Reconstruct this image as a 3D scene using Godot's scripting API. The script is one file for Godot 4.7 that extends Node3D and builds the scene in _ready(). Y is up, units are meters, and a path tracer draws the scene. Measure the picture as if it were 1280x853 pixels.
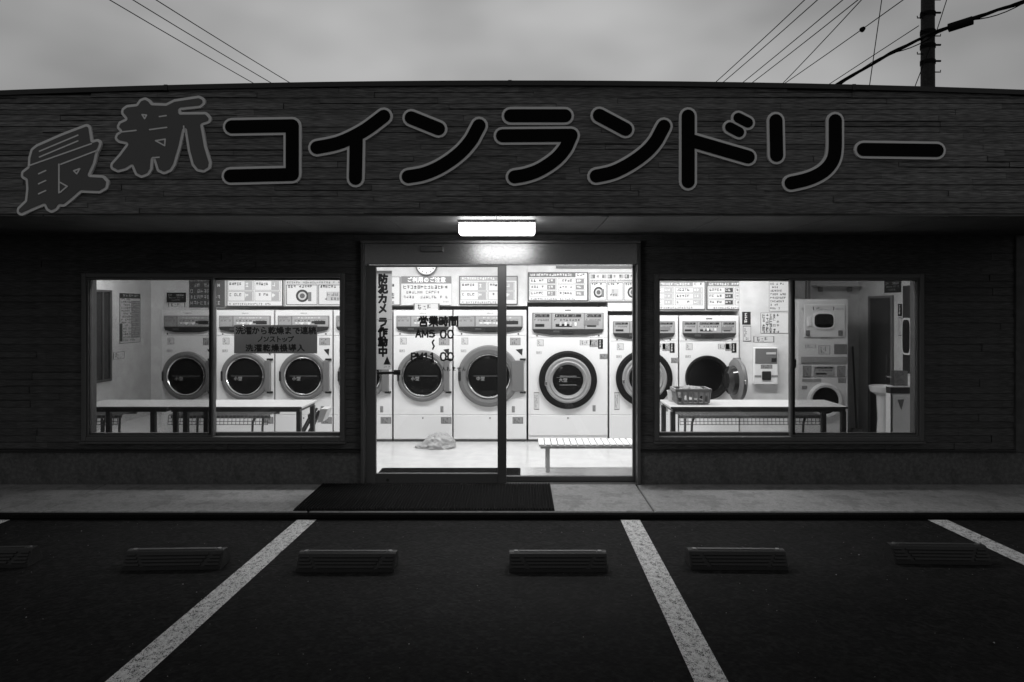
extends Node3D
# A coin laundry at dusk, photographed in black and white. Metres, y up, the camera looks along -z.

const F := 850.0      # focal length in photo pixels
const CX := 650.0     # vanishing point in the photo
const CY := 386.0
const EYE := 1.6
const DW := 6.015     # distance of the front wall
const DF := 4.80      # distance of the fascia
const DM := 7.80      # distance of the washer fronts
const FL := 0.07      # height of the shop floor
const PV := 0.05      # height of the pavement

var rng := RandomNumberGenerator.new()
var taken := {}
var M := {}
var T := {}
var noises := {}

func X(px: float, d: float) -> float: return (px - CX) / F * d
func Y(py: float, d: float) -> float: return EYE - (py - CY) / F * d
func P(px: float, py: float, d: float) -> Vector3: return Vector3(X(px, d), Y(py, d), -d)

# ------------------------------------------------------------------ nodes
func numbered(called: String) -> String:
	if not taken.has(called):
		taken[called] = 0
		return called
	taken[called] += 1
	return "%s_%03d" % [called, taken[called]]

func tag(o: Node, label: String, category: String, group := "") -> void:
	o.set_meta("label", label)
	o.set_meta("category", category)
	if group: o.set_meta("group", group)

func thing(called: String, label: String, category: String, at := Vector3.ZERO, group := "") -> Node3D:
	var o := Node3D.new()
	o.name = numbered(called)
	add_child(o)
	o.position = at
	tag(o, label, category, group)
	return o

func part(called: String, st, m: Material, parent: Node, at := Vector3.ZERO) -> MeshInstance3D:
	var o := MeshInstance3D.new()
	o.name = called
	if st is SurfaceTool:
		st.generate_normals()
		o.mesh = st.commit()
	else:
		o.mesh = st
	o.material_override = null
	for i in o.mesh.get_surface_count():
		o.set_surface_override_material(i, m)
	parent.add_child(o, true)
	o.position = at
	return o

func solo(called: String, st, m: Material, label: String, category: String, at := Vector3.ZERO, group := "") -> MeshInstance3D:
	var o := part(numbered(called), st, m, self, at)
	tag(o, label, category, group)
	return o

func setting(called: String, st, m: Material, at := Vector3.ZERO) -> MeshInstance3D:
	var o := part(numbered(called), st, m, self, at)
	o.set_meta("kind", "structure")
	return o

# ------------------------------------------------------------------ shapes
func S() -> SurfaceTool:
	var st := SurfaceTool.new()
	st.begin(Mesh.PRIMITIVE_TRIANGLES)
	st.set_smooth_group(-1)
	return st

func tri(st: SurfaceTool, a: Vector3, b: Vector3, c: Vector3, n: Vector3, ua := Vector2.ZERO, ub := Vector2.ZERO, uc := Vector2.ZERO) -> void:
	if (a - c).cross(a - b).dot(n) < 0.0:
		var t := b; b = c; c = t
		var u := ub; ub = uc; uc = u
	st.set_uv(ua); st.add_vertex(a)
	st.set_uv(ub); st.add_vertex(b)
	st.set_uv(uc); st.add_vertex(c)

func quad(st: SurfaceTool, a: Vector3, b: Vector3, c: Vector3, d: Vector3, n: Vector3) -> void:
	tri(st, a, b, c, n)
	tri(st, a, c, d, n)

func box(st: SurfaceTool, lo: Vector3, hi: Vector3, bevel := 0.0) -> void:
	var mid := (lo + hi) * 0.5
	var h := (hi - lo) * 0.5
	var sz := hi - lo
	var uvf := func(p: Vector3) -> Vector2: return Vector2((p.x - lo.x) / sz.x, 1.0 - (p.y - lo.y) / sz.y)
	var k := minf(bevel, minf(h.x, minf(h.y, h.z)) * 0.9)
	# corner point belonging to the face across axis a
	var at := func(s: Vector3, a: int) -> Vector3:
		var e := h - Vector3(k, k, k)
		e[a] = h[a]
		return mid + Vector3(s.x * e.x, s.y * e.y, s.z * e.z)
	for a in 3:
		var b := (a + 1) % 3
		var c := (a + 2) % 3
		for s in [-1.0, 1.0]:
			var q := []
			for w in [[-1, -1], [1, -1], [1, 1], [-1, 1]]:
				var v := Vector3.ZERO
				v[a] = s; v[b] = w[0]; v[c] = w[1]
				q.append(at.call(v, a))
			var n := Vector3.ZERO
			n[a] = s
			tri(st, q[0], q[1], q[2], n, uvf.call(q[0]), uvf.call(q[1]), uvf.call(q[2]))
			tri(st, q[0], q[2], q[3], n, uvf.call(q[0]), uvf.call(q[2]), uvf.call(q[3]))
			if k > 0.0:
				for t in [-1.0, 1.0]:
					var v1 := Vector3.ZERO
					v1[a] = s; v1[b] = t; v1[c] = -1
					var v2 := v1
					v2[c] = 1
					var n2 := Vector3.ZERO
					n2[a] = s; n2[b] = t
					quad(st, at.call(v1, a), at.call(v2, a), at.call(v2, b), at.call(v1, b), n2)
	if k > 0.0:
		for sx in [-1, 1]:
			for sy in [-1, 1]:
				for sz2 in [-1, 1]:
					var v := Vector3(sx, sy, sz2)
					tri(st, at.call(v, 0), at.call(v, 1), at.call(v, 2), v)

func sheet(h: Vector3, z: float) -> SurfaceTool:
	var st := S()
	var a := [Vector3(-h.x, -h.y, z), Vector3(h.x, -h.y, z), Vector3(h.x, h.y, z), Vector3(-h.x, h.y, z)]
	var u := [Vector2(0, 1), Vector2(1, 1), Vector2(1, 0), Vector2(0, 0)]
	tri(st, a[0], a[1], a[2], Vector3(0, 0, 1), u[0], u[1], u[2])
	tri(st, a[0], a[2], a[3], Vector3(0, 0, 1), u[0], u[2], u[3])
	return st

func bx(lo: Vector3, hi: Vector3, bevel := 0.0) -> SurfaceTool:
	var st := S()
	box(st, lo, hi, bevel)
	return st

func ring_rect(st: SurfaceTool, x0: float, y0: float, x1: float, y1: float, t: float, z0: float, z1: float, bevel := 0.0) -> void:
	box(st, Vector3(x0, y0, z0), Vector3(x0 + t, y1, z1), bevel)
	box(st, Vector3(x1 - t, y0, z0), Vector3(x1, y1, z1), bevel)
	box(st, Vector3(x0 + t, y0, z0), Vector3(x1 - t, y0 + t, z1), bevel)
	box(st, Vector3(x0 + t, y1 - t, z0), Vector3(x1 - t, y1, z1), bevel)

func lathe(st: SurfaceTool, prof: Array, c := Vector3.ZERO, segs := 40) -> void:
	# profile of (radius, z), turned round the z axis; each span is its own smooth band
	for i in prof.size() - 1:
		var p: Vector2 = prof[i]
		var q: Vector2 = prof[i + 1]
		st.set_smooth_group(i + 1)
		for k in segs:
			var a := TAU * k / segs
			var b := TAU * (k + 1) / segs
			var da := Vector3(cos(a), sin(a), 0)
			var db := Vector3(cos(b), sin(b), 0)
			var n := (da + db) * 0.5 * (q.y - p.y) + Vector3(0, 0, p.x - q.x)
			var v := [c + da * p.x + Vector3(0, 0, p.y), c + db * p.x + Vector3(0, 0, p.y), c + db * q.x + Vector3(0, 0, q.y), c + da * q.x + Vector3(0, 0, q.y)]
			if p.x > 1e-5: tri(st, v[0], v[1], v[2], n)
			if q.x > 1e-5: tri(st, v[0], v[2], v[3], n)
	st.set_smooth_group(-1)

func tube(st: SurfaceTool, pts: Array, r: float, segs := 8, sg := 1) -> void:
	var rings := []
	for i in pts.size():
		var t: Vector3 = (pts[mini(i + 1, pts.size() - 1)] - pts[maxi(i - 1, 0)]).normalized()
		var up := Vector3.UP if absf(t.y) < 0.9 else Vector3.RIGHT
		var u := t.cross(up).normalized()
		var w := u.cross(t).normalized()
		var ring := []
		for k in segs:
			var a := TAU * k / segs
			ring.append(pts[i] + (u * cos(a) + w * sin(a)) * r)
		rings.append(ring)
	st.set_smooth_group(sg)
	for i in rings.size() - 1:
		for k in segs:
			var k2 := (k + 1) % segs
			var mid: Vector3 = (rings[i][k] + rings[i][k2] + rings[i + 1][k] + rings[i + 1][k2]) * 0.25
			quad(st, rings[i][k], rings[i][k2], rings[i + 1][k2], rings[i + 1][k], mid - (pts[i] + pts[i + 1]) * 0.5)
	st.set_smooth_group(-1)
	for e in [0, rings.size() - 1]:
		var n: Vector3 = (pts[0] - pts[1]) if e == 0 else (pts[-1] - pts[-2])
		for k in range(1, segs - 1):
			tri(st, rings[e][0], rings[e][k], rings[e][k + 1], n)

func extrude(st: SurfaceTool, poly: PackedVector2Array, z0: float, z1: float) -> void:
	var idx := Geometry2D.triangulate_polygon(poly)
	for i in range(0, idx.size(), 3):
		var a := poly[idx[i]]
		var b := poly[idx[i + 1]]
		var c := poly[idx[i + 2]]
		tri(st, Vector3(a.x, a.y, z1), Vector3(b.x, b.y, z1), Vector3(c.x, c.y, z1), Vector3(0, 0, 1))
		tri(st, Vector3(a.x, a.y, z0), Vector3(b.x, b.y, z0), Vector3(c.x, c.y, z0), Vector3(0, 0, -1))
	var s := -1.0 if Geometry2D.is_polygon_clockwise(poly) else 1.0
	for i in poly.size():
		var a := poly[i]
		var b := poly[(i + 1) % poly.size()]
		var n := Vector3(b.y - a.y, a.x - b.x, 0) * s
		quad(st, Vector3(a.x, a.y, z0), Vector3(b.x, b.y, z0), Vector3(b.x, b.y, z1), Vector3(a.x, a.y, z1), n)

func outline(line: PackedVector2Array, r: float) -> Array:
	# offset in large units: the offsetter rounds with a fixed tolerance; ends are rounded by hand
	var k := 12.0 / r
	var big := PackedVector2Array()
	for p in line: big.append(p * k)
	var polys := Geometry2D.offset_polyline(big, 12.0, Geometry2D.JOIN_ROUND, Geometry2D.END_ROUND)
	var out := []
	for q in polys:
		var sm := PackedVector2Array()
		for p in q: sm.append(p / k)
		out.append(sm)
	return out

func stroke(st: SurfaceTool, line: PackedVector2Array, r: float, z0: float, z1: float) -> void:
	var polys := outline(line, r)
	if polys.size() == 1:
		extrude(st, polys[0], z0, z1)
		return
	for i in line.size() - 1:  # a closed loop: one piece for each side
		for poly in outline(PackedVector2Array([line[i], line[i + 1]]), r): extrude(st, poly, z0, z1 + 0.00007 * i)

# plate with a round hole, front at z1
func holed_plate(st: SurfaceTool, x0: float, y0: float, x1: float, y1: float, c: Vector2, r: float, z0: float, z1: float) -> void:
	var n := 48
	var edge := func(a: float) -> Vector2:
		var d := Vector2(cos(a), sin(a))
		var t := 1e9
		if d.x > 1e-6: t = minf(t, (x1 - c.x) / d.x)
		if d.x < -1e-6: t = minf(t, (x0 - c.x) / d.x)
		if d.y > 1e-6: t = minf(t, (y1 - c.y) / d.y)
		if d.y < -1e-6: t = minf(t, (y0 - c.y) / d.y)
		return c + d * t
	var angles := []
	for k in n: angles.append(TAU * k / n - PI)
	for q in [Vector2(x0, y0), Vector2(x1, y0), Vector2(x1, y1), Vector2(x0, y1)]: angles.append((q - c).angle())
	angles.sort()
	for i in angles.size():
		var a: float = angles[i]
		var b: float = angles[(i + 1) % angles.size()]
		var ia := c + Vector2(cos(a), sin(a)) * r
		var ib := c + Vector2(cos(b), sin(b)) * r
		var oa: Vector2 = edge.call(a)
		var ob: Vector2 = edge.call(b)
		quad(st, Vector3(ia.x, ia.y, z1), Vector3(ib.x, ib.y, z1), Vector3(ob.x, ob.y, z1), Vector3(oa.x, oa.y, z1), Vector3(0, 0, 1))
		quad(st, Vector3(oa.x, oa.y, z0), Vector3(ob.x, ob.y, z0), Vector3(ob.x, ob.y, z1), Vector3(oa.x, oa.y, z1), Vector3((oa + ob).x * 0.5 - c.x, (oa + ob).y * 0.5 - c.y, 0))

# ------------------------------------------------------------------ materials
func noise_tex(freq: float, lo: float, kind: int, hi := 1.0, contrast := 0.0) -> NoiseTexture2D:
	var key := "%s %s %s %s %s" % [freq, lo, kind, hi, contrast]
	if noises.has(key): return noises[key]
	var n := FastNoiseLite.new()
	n.seed = 7 + kind
	n.frequency = freq
	n.noise_type = [FastNoiseLite.TYPE_SIMPLEX_SMOOTH, FastNoiseLite.TYPE_VALUE, FastNoiseLite.TYPE_CELLULAR][kind]
	n.fractal_octaves = 4
	var t := NoiseTexture2D.new()
	t.width = 512; t.height = 512
	t.seamless = true
	t.noise = n
	var g := Gradient.new()
	g.set_color(0, Color(lo, lo, lo)); g.set_color(1, Color(hi, hi, hi))
	g.set_offset(0, contrast); g.set_offset(1, 1.0 - contrast)
	t.color_ramp = g
	noises[key] = t
	return t

func mat(g: float, rough := 0.6, metal := 0.0) -> StandardMaterial3D:
	var m := StandardMaterial3D.new()
	m.albedo_color = Color(g, g, g).linear_to_srgb()
	m.roughness = rough
	m.metallic = metal
	return m

func grained(g: float, rough: float, lo: float, freq: float, tile: float, kind := 0, bump := 0.0, metal := 0.0) -> StandardMaterial3D:
	var m := mat(g, rough, metal)
	m.albedo_texture = noise_tex(freq, lo, kind, 1.0, 0.2)
	m.uv1_triplanar = true
	m.uv1_world_triplanar = true
	m.uv1_scale = Vector3.ONE / tile
	if bump > 0.0:
		m.heightmap_enabled = true
		m.heightmap_texture = noise_tex(freq, 0.0, kind)
		m.heightmap_scale = bump
	return m

func glow(energy: float) -> StandardMaterial3D:
	var m := mat(0.8, 0.5)
	m.emission_enabled = true
	m.emission = Color.WHITE
	m.emission_energy_multiplier = energy
	return m

func printed(im: Image, rough := 0.5) -> StandardMaterial3D:
	var m := StandardMaterial3D.new()
	m.albedo_texture = ImageTexture.create_from_image(im)
	m.roughness = rough
	m.texture_repeat = false
	return m

# ------------------------------------------------------------------ lettering: strokes on a 100 x 100 grid, y down
const GLYPH := {
	"洗": "8,10 22,20;4,38 18,47;5,92 25,62;45,8 36,32;40,26 90,26;64,5 64,52;32,52 96,52;52,52 48,74 30,94;74,52 74,88 80,92 96,92 97,78",
	"濯": "8,10 22,20;4,38 18,47;5,92 25,62;36,8 60,8 60,34 36,34;36,21 60,21;68,8 94,8 94,34 68,34;68,21 94,21;48,40 36,58;44,52 44,96;68,40 68,96;44,54 96,54;44,68 92,68;44,81 92,81;44,95 96,95",
	"か": "8,34 58,30 62,40 58,80 48,92 38,84;36,8 28,50 8,90;74,24 92,56",
	"ら": "36,8 62,20;24,32 22,68 50,52 76,56 82,72 70,90 36,94",
	"乾": "6,16 50,16;28,4 28,30;12,32 44,32 44,62 12,62 12,32;12,47 44,47;4,78 52,78;28,62 28,98;66,4 54,32;62,20 96,20;56,42 88,42 60,76 58,90 94,92 96,78",
	"燥": "20,6 20,50 4,94;20,56 34,82;8,26 6,44;36,22 28,44;52,6 80,6 80,24 52,24 52,6;42,32 62,32 62,50 42,50 42,32;70,32 92,32 92,50 70,50 70,32;38,64 97,64;67,52 67,98;62,66 40,92;72,66 96,92",
	"ま": "16,24 84,24;20,44 80,44;50,6 50,78 40,92 22,86 26,72 50,72 86,90",
	"で": "8,22 86,18 56,40 48,66 60,88 82,90;74,44 82,58;88,38 96,52",
	"連": "10,10 22,22;6,42 20,42 20,76 6,92;20,78 40,92 97,92;36,14 94,14;44,28 86,28 86,60 44,60 44,28;44,44 86,44;32,72 96,72;65,4 65,84",
	"続": "24,4 8,28 28,34;36,22 10,52 38,50;24,50 24,98;8,66 6,86;36,62 42,78;46,16 96,16;71,4 71,32;52,32 90,32;46,60 46,46 96,46 96,60;62,56 58,80 44,96;80,56 80,90 98,92 98,80",
	"ノ": "80,10 66,50 18,92", "ン": "14,22 38,36;86,20 66,64 14,88", "ス": "18,16 78,16 58,56 10,92;56,56 90,90", "ト": "36,6 36,94;36,36 80,58",
	"ッ": "16,40 26,60;44,34 54,54;88,38 76,72 34,94", "プ": "8,22 78,22 66,62 24,94;84,10 92,4 98,12 90,18 84,10",
	"機": "20,4 20,98;4,28 38,28;20,34 4,66;22,40 36,58;52,6 42,26 56,30 42,46;82,6 72,26 86,30 74,46;38,56 97,56;66,4 72,60 94,96;92,62 60,94;50,58 48,78 36,96;50,66 62,80;86,46 94,52",
	"導": "8,6 16,14;4,26 16,26 16,44 4,52;16,48 36,54 97,54;40,12 96,12;52,2 58,12;84,2 78,12;48,20 88,20 88,46 48,46 48,20;48,28 88,28;48,37 88,37;4,68 96,68;68,58 68,92 56,96;26,76 36,86",
	"入": "34,10 50,16 40,60 6,94;50,24 64,66 96,94",
	"防": "10,6 10,98;10,8 34,8 24,34 36,56 28,70 18,68;66,2 66,20;42,22 97,22;60,22 58,60 38,96;58,48 90,48 86,86 76,94 66,90",
	"犯": "40,6 8,34;14,8 36,36 36,82 26,96 14,90;36,50 6,80;52,12 88,12 88,52 76,56;54,12 54,86 64,94 94,92 97,76",
	"カ": "10,32 84,32 78,84 66,92 56,84;44,6 40,50 10,92", "メ": "74,8 54,60 14,92;26,34 80,80", "ラ": "20,14 80,14;12,38 86,38 72,72 30,94",
	"作": "30,4 4,46;20,28 20,98;52,4 34,40;46,22 96,22;60,22 60,98;60,46 92,46;60,70 92,70",
	"動": "46,2 8,12;4,24 54,24;12,34 48,34 48,62 12,62 12,34;12,48 48,48;29,12 29,92;8,76 50,76;4,92 56,90;58,28 94,28 90,84 80,94 70,88;74,4 74,50 54,96",
	"中": "12,24 88,24 88,66 12,66 12,24;50,2 50,98",
	"営": "22,6 30,20;48,2 52,18;80,4 70,20;6,40 6,26 94,26 94,40;30,36 70,36 70,56 30,56 30,36;18,66 82,66 82,96 18,96 18,66;46,56 42,66",
	"業": "38,2 38,20;60,2 60,20;18,6 26,18;82,6 74,18;6,22 94,22;32,26 38,36;68,26 60,36;12,38 88,38;18,50 82,50;6,62 94,62;50,38 50,98;46,64 8,92;54,64 92,92",
	"時": "8,14 34,14 34,82 8,82 8,14;8,48 34,48;46,18 92,18;69,4 69,38;42,38 97,38;42,58 97,58;82,40 82,90 68,96;54,68 62,82",
	"間": "8,6 8,98;8,6 40,6 40,36 8,36;8,21 40,21;92,6 92,96 84,98;92,6 60,6 60,36 92,36;60,21 92,21;32,48 68,48 68,88 32,88 32,48;32,68 68,68",
	"ご": "26,26 68,26 60,34;24,66 40,84 80,80;74,8 82,22;88,4 96,18", "の": "52,20 40,78 22,84 10,62 22,32 52,18 82,32 88,58 78,82 54,92",
	"利": "46,4 12,16;4,32 54,32;29,12 29,98;28,36 4,72;32,40 52,62;68,14 68,70;90,4 90,92 76,94",
	"用": "16,8 14,66 4,96;16,8 86,8 86,90 74,94;16,34 86,34;16,60 86,60;50,8 50,96",
	"注": "8,10 22,20;4,38 18,47;5,92 25,62;58,4 70,16;36,26 94,26;42,54 90,54;32,92 97,92;65,26 65,92",
	"意": "50,2 50,12;14,14 86,14;32,18 38,28;68,18 60,28;6,32 94,32;24,40 76,40 76,66 24,66 24,40;24,53 76,53;20,76 8,94;34,74 36,92 66,94 74,82;52,74 60,84;80,74 94,90",
	"れ": "24,6 24,96;8,30 34,28 8,76;26,44 54,30 62,44 60,80 72,90 94,76", "せ": "6,40 94,34;70,10 68,58 56,60;30,16 30,82 44,90 84,88", "ん": "48,6 12,92 36,56 50,60 52,88 68,90 88,62",
	"小": "50,6 50,90 38,92;26,34 10,70;74,34 92,70", "型": "8,10 54,10;4,30 58,30;22,10 20,32 6,52;42,10 42,54;70,10 70,46;90,4 90,50 80,54;20,70 80,70;50,58 50,92;6,94 94,94",
	"大": "8,34 92,34;50,4 46,46 8,94;52,40 92,94",
	"A": "16,94 50,6 84,94;28,64 72,64", "M": "14,94 14,8 50,70 86,8 86,94", "P": "22,94 22,8 66,8 80,22 80,40 66,52 22,52",
	"0": "50,6 26,14 16,50 26,86 50,94 74,86 84,50 74,14 50,6", "1": "28,24 52,8 52,94", "2": "18,26 34,8 66,8 80,26 76,46 18,92 84,92", "5": "78,8 26,8 22,46 50,40 78,54 80,78 60,94 20,88",
	":": "50,36 50,40;50,68 50,72", "~": "56,4 40,26 48,48 60,66 44,96",
}

func lines_of(ch: String) -> Array:
	var r := []
	if not GLYPH.has(ch): return r
	for s in GLYPH[ch].split(";"):
		var l := PackedVector2Array()
		for q in s.split(" "):
			var xy = q.split(",")
			l.append(Vector2(float(xy[0]), float(xy[1])) / 100.0)
		r.append(l)
	return r

func canvas(w: int, h: int, g: float) -> Image:
	var im := Image.create(w, h, false, Image.FORMAT_RGBA8)
	im.fill(Color(g, g, g))
	return im

func fillr(im: Image, x: float, y: float, w: float, h: float, g: float) -> void:
	im.fill_rect(Rect2i(int(x), int(y), maxi(1, int(w)), maxi(1, int(h))), Color(g, g, g))

func frame_rect(im: Image, x: float, y: float, w: float, h: float, t: float, g: float) -> void:
	fillr(im, x, y, w, t, g); fillr(im, x, y + h - t, w, t, g); fillr(im, x, y, t, h, g); fillr(im, x + w - t, y, t, h, g)

func seg(im: Image, a: Vector2, b: Vector2, r: float, g: float) -> void:
	var lo := Vector2i((a.min(b) - Vector2(r + 1, r + 1)).floor()).clamp(Vector2i.ZERO, im.get_size() - Vector2i.ONE)
	var hi := Vector2i((a.max(b) + Vector2(r + 1, r + 1)).ceil()).clamp(Vector2i.ZERO, im.get_size() - Vector2i.ONE)
	for y in range(lo.y, hi.y + 1):
		for x in range(lo.x, hi.x + 1):
			var p := Vector2(x + 0.5, y + 0.5)
			var d := p.distance_to(Geometry2D.get_closest_point_to_segment(p, a, b))
			var k := clampf(r - d + 0.5, 0.0, 1.0)
			if k > 0.0: im.set_pixel(x, y, im.get_pixel(x, y).lerp(Color(g, g, g), k))

func write(im: Image, text: String, x: float, y: float, size: float, step: Vector2, r: float, g: float) -> void:
	for i in text.length():
		for l in lines_of(text[i]):
			for k in l.size() - 1:
				seg(im, Vector2(x, y) + step * i + l[k] * size, Vector2(x, y) + step * i + l[k + 1] * size, r, g)

# print too small to read: rows of character-like marks
func marks(im: Image, x: float, y: float, w: float, h: float, g: float, fill := 0.85) -> void:
	var n := int(w / h)
	for i in n:
		if rng.randf() > fill: continue
		var u := h / 5.0
		for k in 2 + rng.randi() % 2: fillr(im, x + i * h + u * 0.5, y + u * (rng.randi() % 5), h - u * 1.4, maxf(1.0, u * 0.8), g)
		for k in 1 + rng.randi() % 2: fillr(im, x + i * h + u * (rng.randi() % 4), y, maxf(1.0, u * 0.8), h * 0.9, g)

func disc(im: Image, x: float, y: float, r: float, g: float) -> void:
	seg(im, Vector2(x, y), Vector2(x + 0.01, y), r, g)

func price_board(cols: int, rows: int, head: float, box_g: float, corner := true) -> Image:
	var im := canvas(320, 160, 0.86)
	frame_rect(im, 0, 0, 320, 160, 5, 0.25)
	var top := 28
	fillr(im, 4, 4, 250 if corner else 312, top - 4, head)
	marks(im, 14, 8, 232, 14, 0.95, 0.95)
	if corner: marks(im, 262, 8, 48, 14, 0.25, 0.8)
	var cw := 304.0 / cols
	var rh := (142.0 - top - 10) / rows
	for c in cols:
		for r in rows:
			var x := 8 + c * cw
			var y := top + 6 + r * rh
			frame_rect(im, x, y, cw - 6, rh - 4, 2, 0.5)
			marks(im, x + 8, y + rh * 0.2, cw * 0.5, 14, 0.03, 0.9)
			fillr(im, x + cw * 0.62, y + 3, cw * 0.3, rh - 10, box_g)
			marks(im, x + cw * 0.65, y + rh * 0.2, cw * 0.24, rh * 0.42, 0.92, 1.0)
	marks(im, 14, 143, 240, 12, 0.05, 0.9)
	return im

func picture_board(cols: int) -> Image:
	var im := canvas(320, 160, 0.84)
	frame_rect(im, 0, 0, 320, 160, 4, 0.4)
	for i in 9:
		fillr(im, 10 + i * 34, 10, 28, 22, [0.4, 0.8, 0.65][i % 3])
		marks(im, 12 + i * 34, 12, 24, 18, [0.9, 0.15, 0.2][i % 3], 1.0)
	fillr(im, 8, 38, 304, 14, 0.75)
	marks(im, 10, 39, 300, 11, 0.12, 0.9)
	var cw := 304.0 / cols
	for c in cols:
		var x := 8 + c * cw
		frame_rect(im, x, 54, cw - 4, 98, 3, 0.25)
		marks(im, x + 8, 57, cw - 24, 13, 0.05, 0.9)
		if c % 2 == 0:
			disc(im, x + cw * 0.5, 108, 30, 0.2); disc(im, x + cw * 0.5, 108, 20, 0.75); disc(im, x + cw * 0.5, 108, 12, 0.35)
			fillr(im, x + cw * 0.68, 90, 16, 44, 0.45)
		else:
			fillr(im, x + cw * 0.25, 88, cw * 0.45, 44, 0.72)
			marks(im, x + cw * 0.28, 92, cw * 0.4, 18, 0.35)
			marks(im, x + cw * 0.2, 116, cw * 0.5, 14, 0.25)
	return im

func text_sheet(w: int, h: int, bg: float, ink: float, rows: int, size: float) -> Image:
	var im := canvas(w, h, bg)
	frame_rect(im, 0, 0, w, h, 2, lerpf(bg, ink, 0.6))
	for i in rows:
		marks(im, 8, 8 + i * (h - 12.0) / rows, (w - 16) * rng.randf_range(0.55, 1.0), size, ink, 0.85)
	return im

# ------------------------------------------------------------------ scene
func _ready() -> void:
	rng.seed = 20
	view_and_light()
	make_materials()
	make_prints()
	ground()
	building()
	fascia_letters()
	washers()
	boards()
	furniture()
	wash_corner()
	outside_things()
	wires()

func view_and_light() -> void:
	var cam := Camera3D.new()
	cam.name = "camera"
	cam.projection = Camera3D.PROJECTION_FRUSTUM
	cam.near = 0.1
	cam.far = 400.0
	cam.size = 853.0 / F * cam.near
	cam.frustum_offset = Vector2((640.0 - CX) / F, -(426.5 - CY) / F) * cam.near
	cam.position = Vector3(0, EYE, 0)
	add_child(cam)
	cam.current = true

	var im := Image.create(1024, 512, false, Image.FORMAT_RGBF)
	var n := FastNoiseLite.new()
	n.seed = 157
	n.noise_type = FastNoiseLite.TYPE_SIMPLEX_SMOOTH
	n.frequency = 1.6
	n.fractal_octaves = 4
	for y in 512:
		var el := PI * (0.5 - (y + 0.5) / 512.0)
		for x in 1024:
			var az := TAU * (x + 0.5) / 1024.0   # the seam of the panorama lies straight ahead
			var d := Vector3(sin(az) * cos(el), sin(el), -cos(az) * cos(el))
			# dusk under cloud: the afterglow lies behind the shop, the cloud layer darkens away from it
			var after := pow(0.5 + 0.5 * d.dot(Vector3(-0.05, 0.28, -0.958)), 6.0)
			var cloud := n.get_noise_3d(d.x * 1.2, d.y * 2.6, d.z * 1.2)
			var l := (0.225 + 0.19 * after) * (1.0 + 0.55 * cloud)
			im.set_pixel(x, y, Color(l, l, l))
	var sky_mat := PanoramaSkyMaterial.new()
	sky_mat.panorama = ImageTexture.create_from_image(im)
	var e := Environment.new()
	e.background_mode = Environment.BG_SKY
	e.sky = Sky.new()
	e.sky.sky_material = sky_mat
	e.tonemap_mode = Environment.TONE_MAPPER_LINEAR
	e.tonemap_exposure = 1.0
	e.sdfgi_enabled = true
	e.ssao_enabled = true
	e.ssil_enabled = true
	var w := WorldEnvironment.new()
	w.name = "environment"
	w.environment = e
	add_child(w)

	var sun := DirectionalLight3D.new()
	sun.name = "sun"
	sun.light_energy = 0.02
	sun.light_angular_distance = 60.0
	sun.shadow_enabled = true
	sun.rotation_degrees = Vector3(-50, 160, 0)
	add_child(sun)

func area_light(called: String, parent: Node, at: Vector3, size: Vector2, energy: float, turn: Vector3) -> void:
	var l := AreaLight3D.new()
	l.name = called
	l.area_size = size
	l.light_energy = energy
	l.area_range = 14.0
	l.area_attenuation = 2.0
	l.shadow_enabled = true
	parent.add_child(l, true)
	l.position = at
	l.rotation = turn

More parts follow.
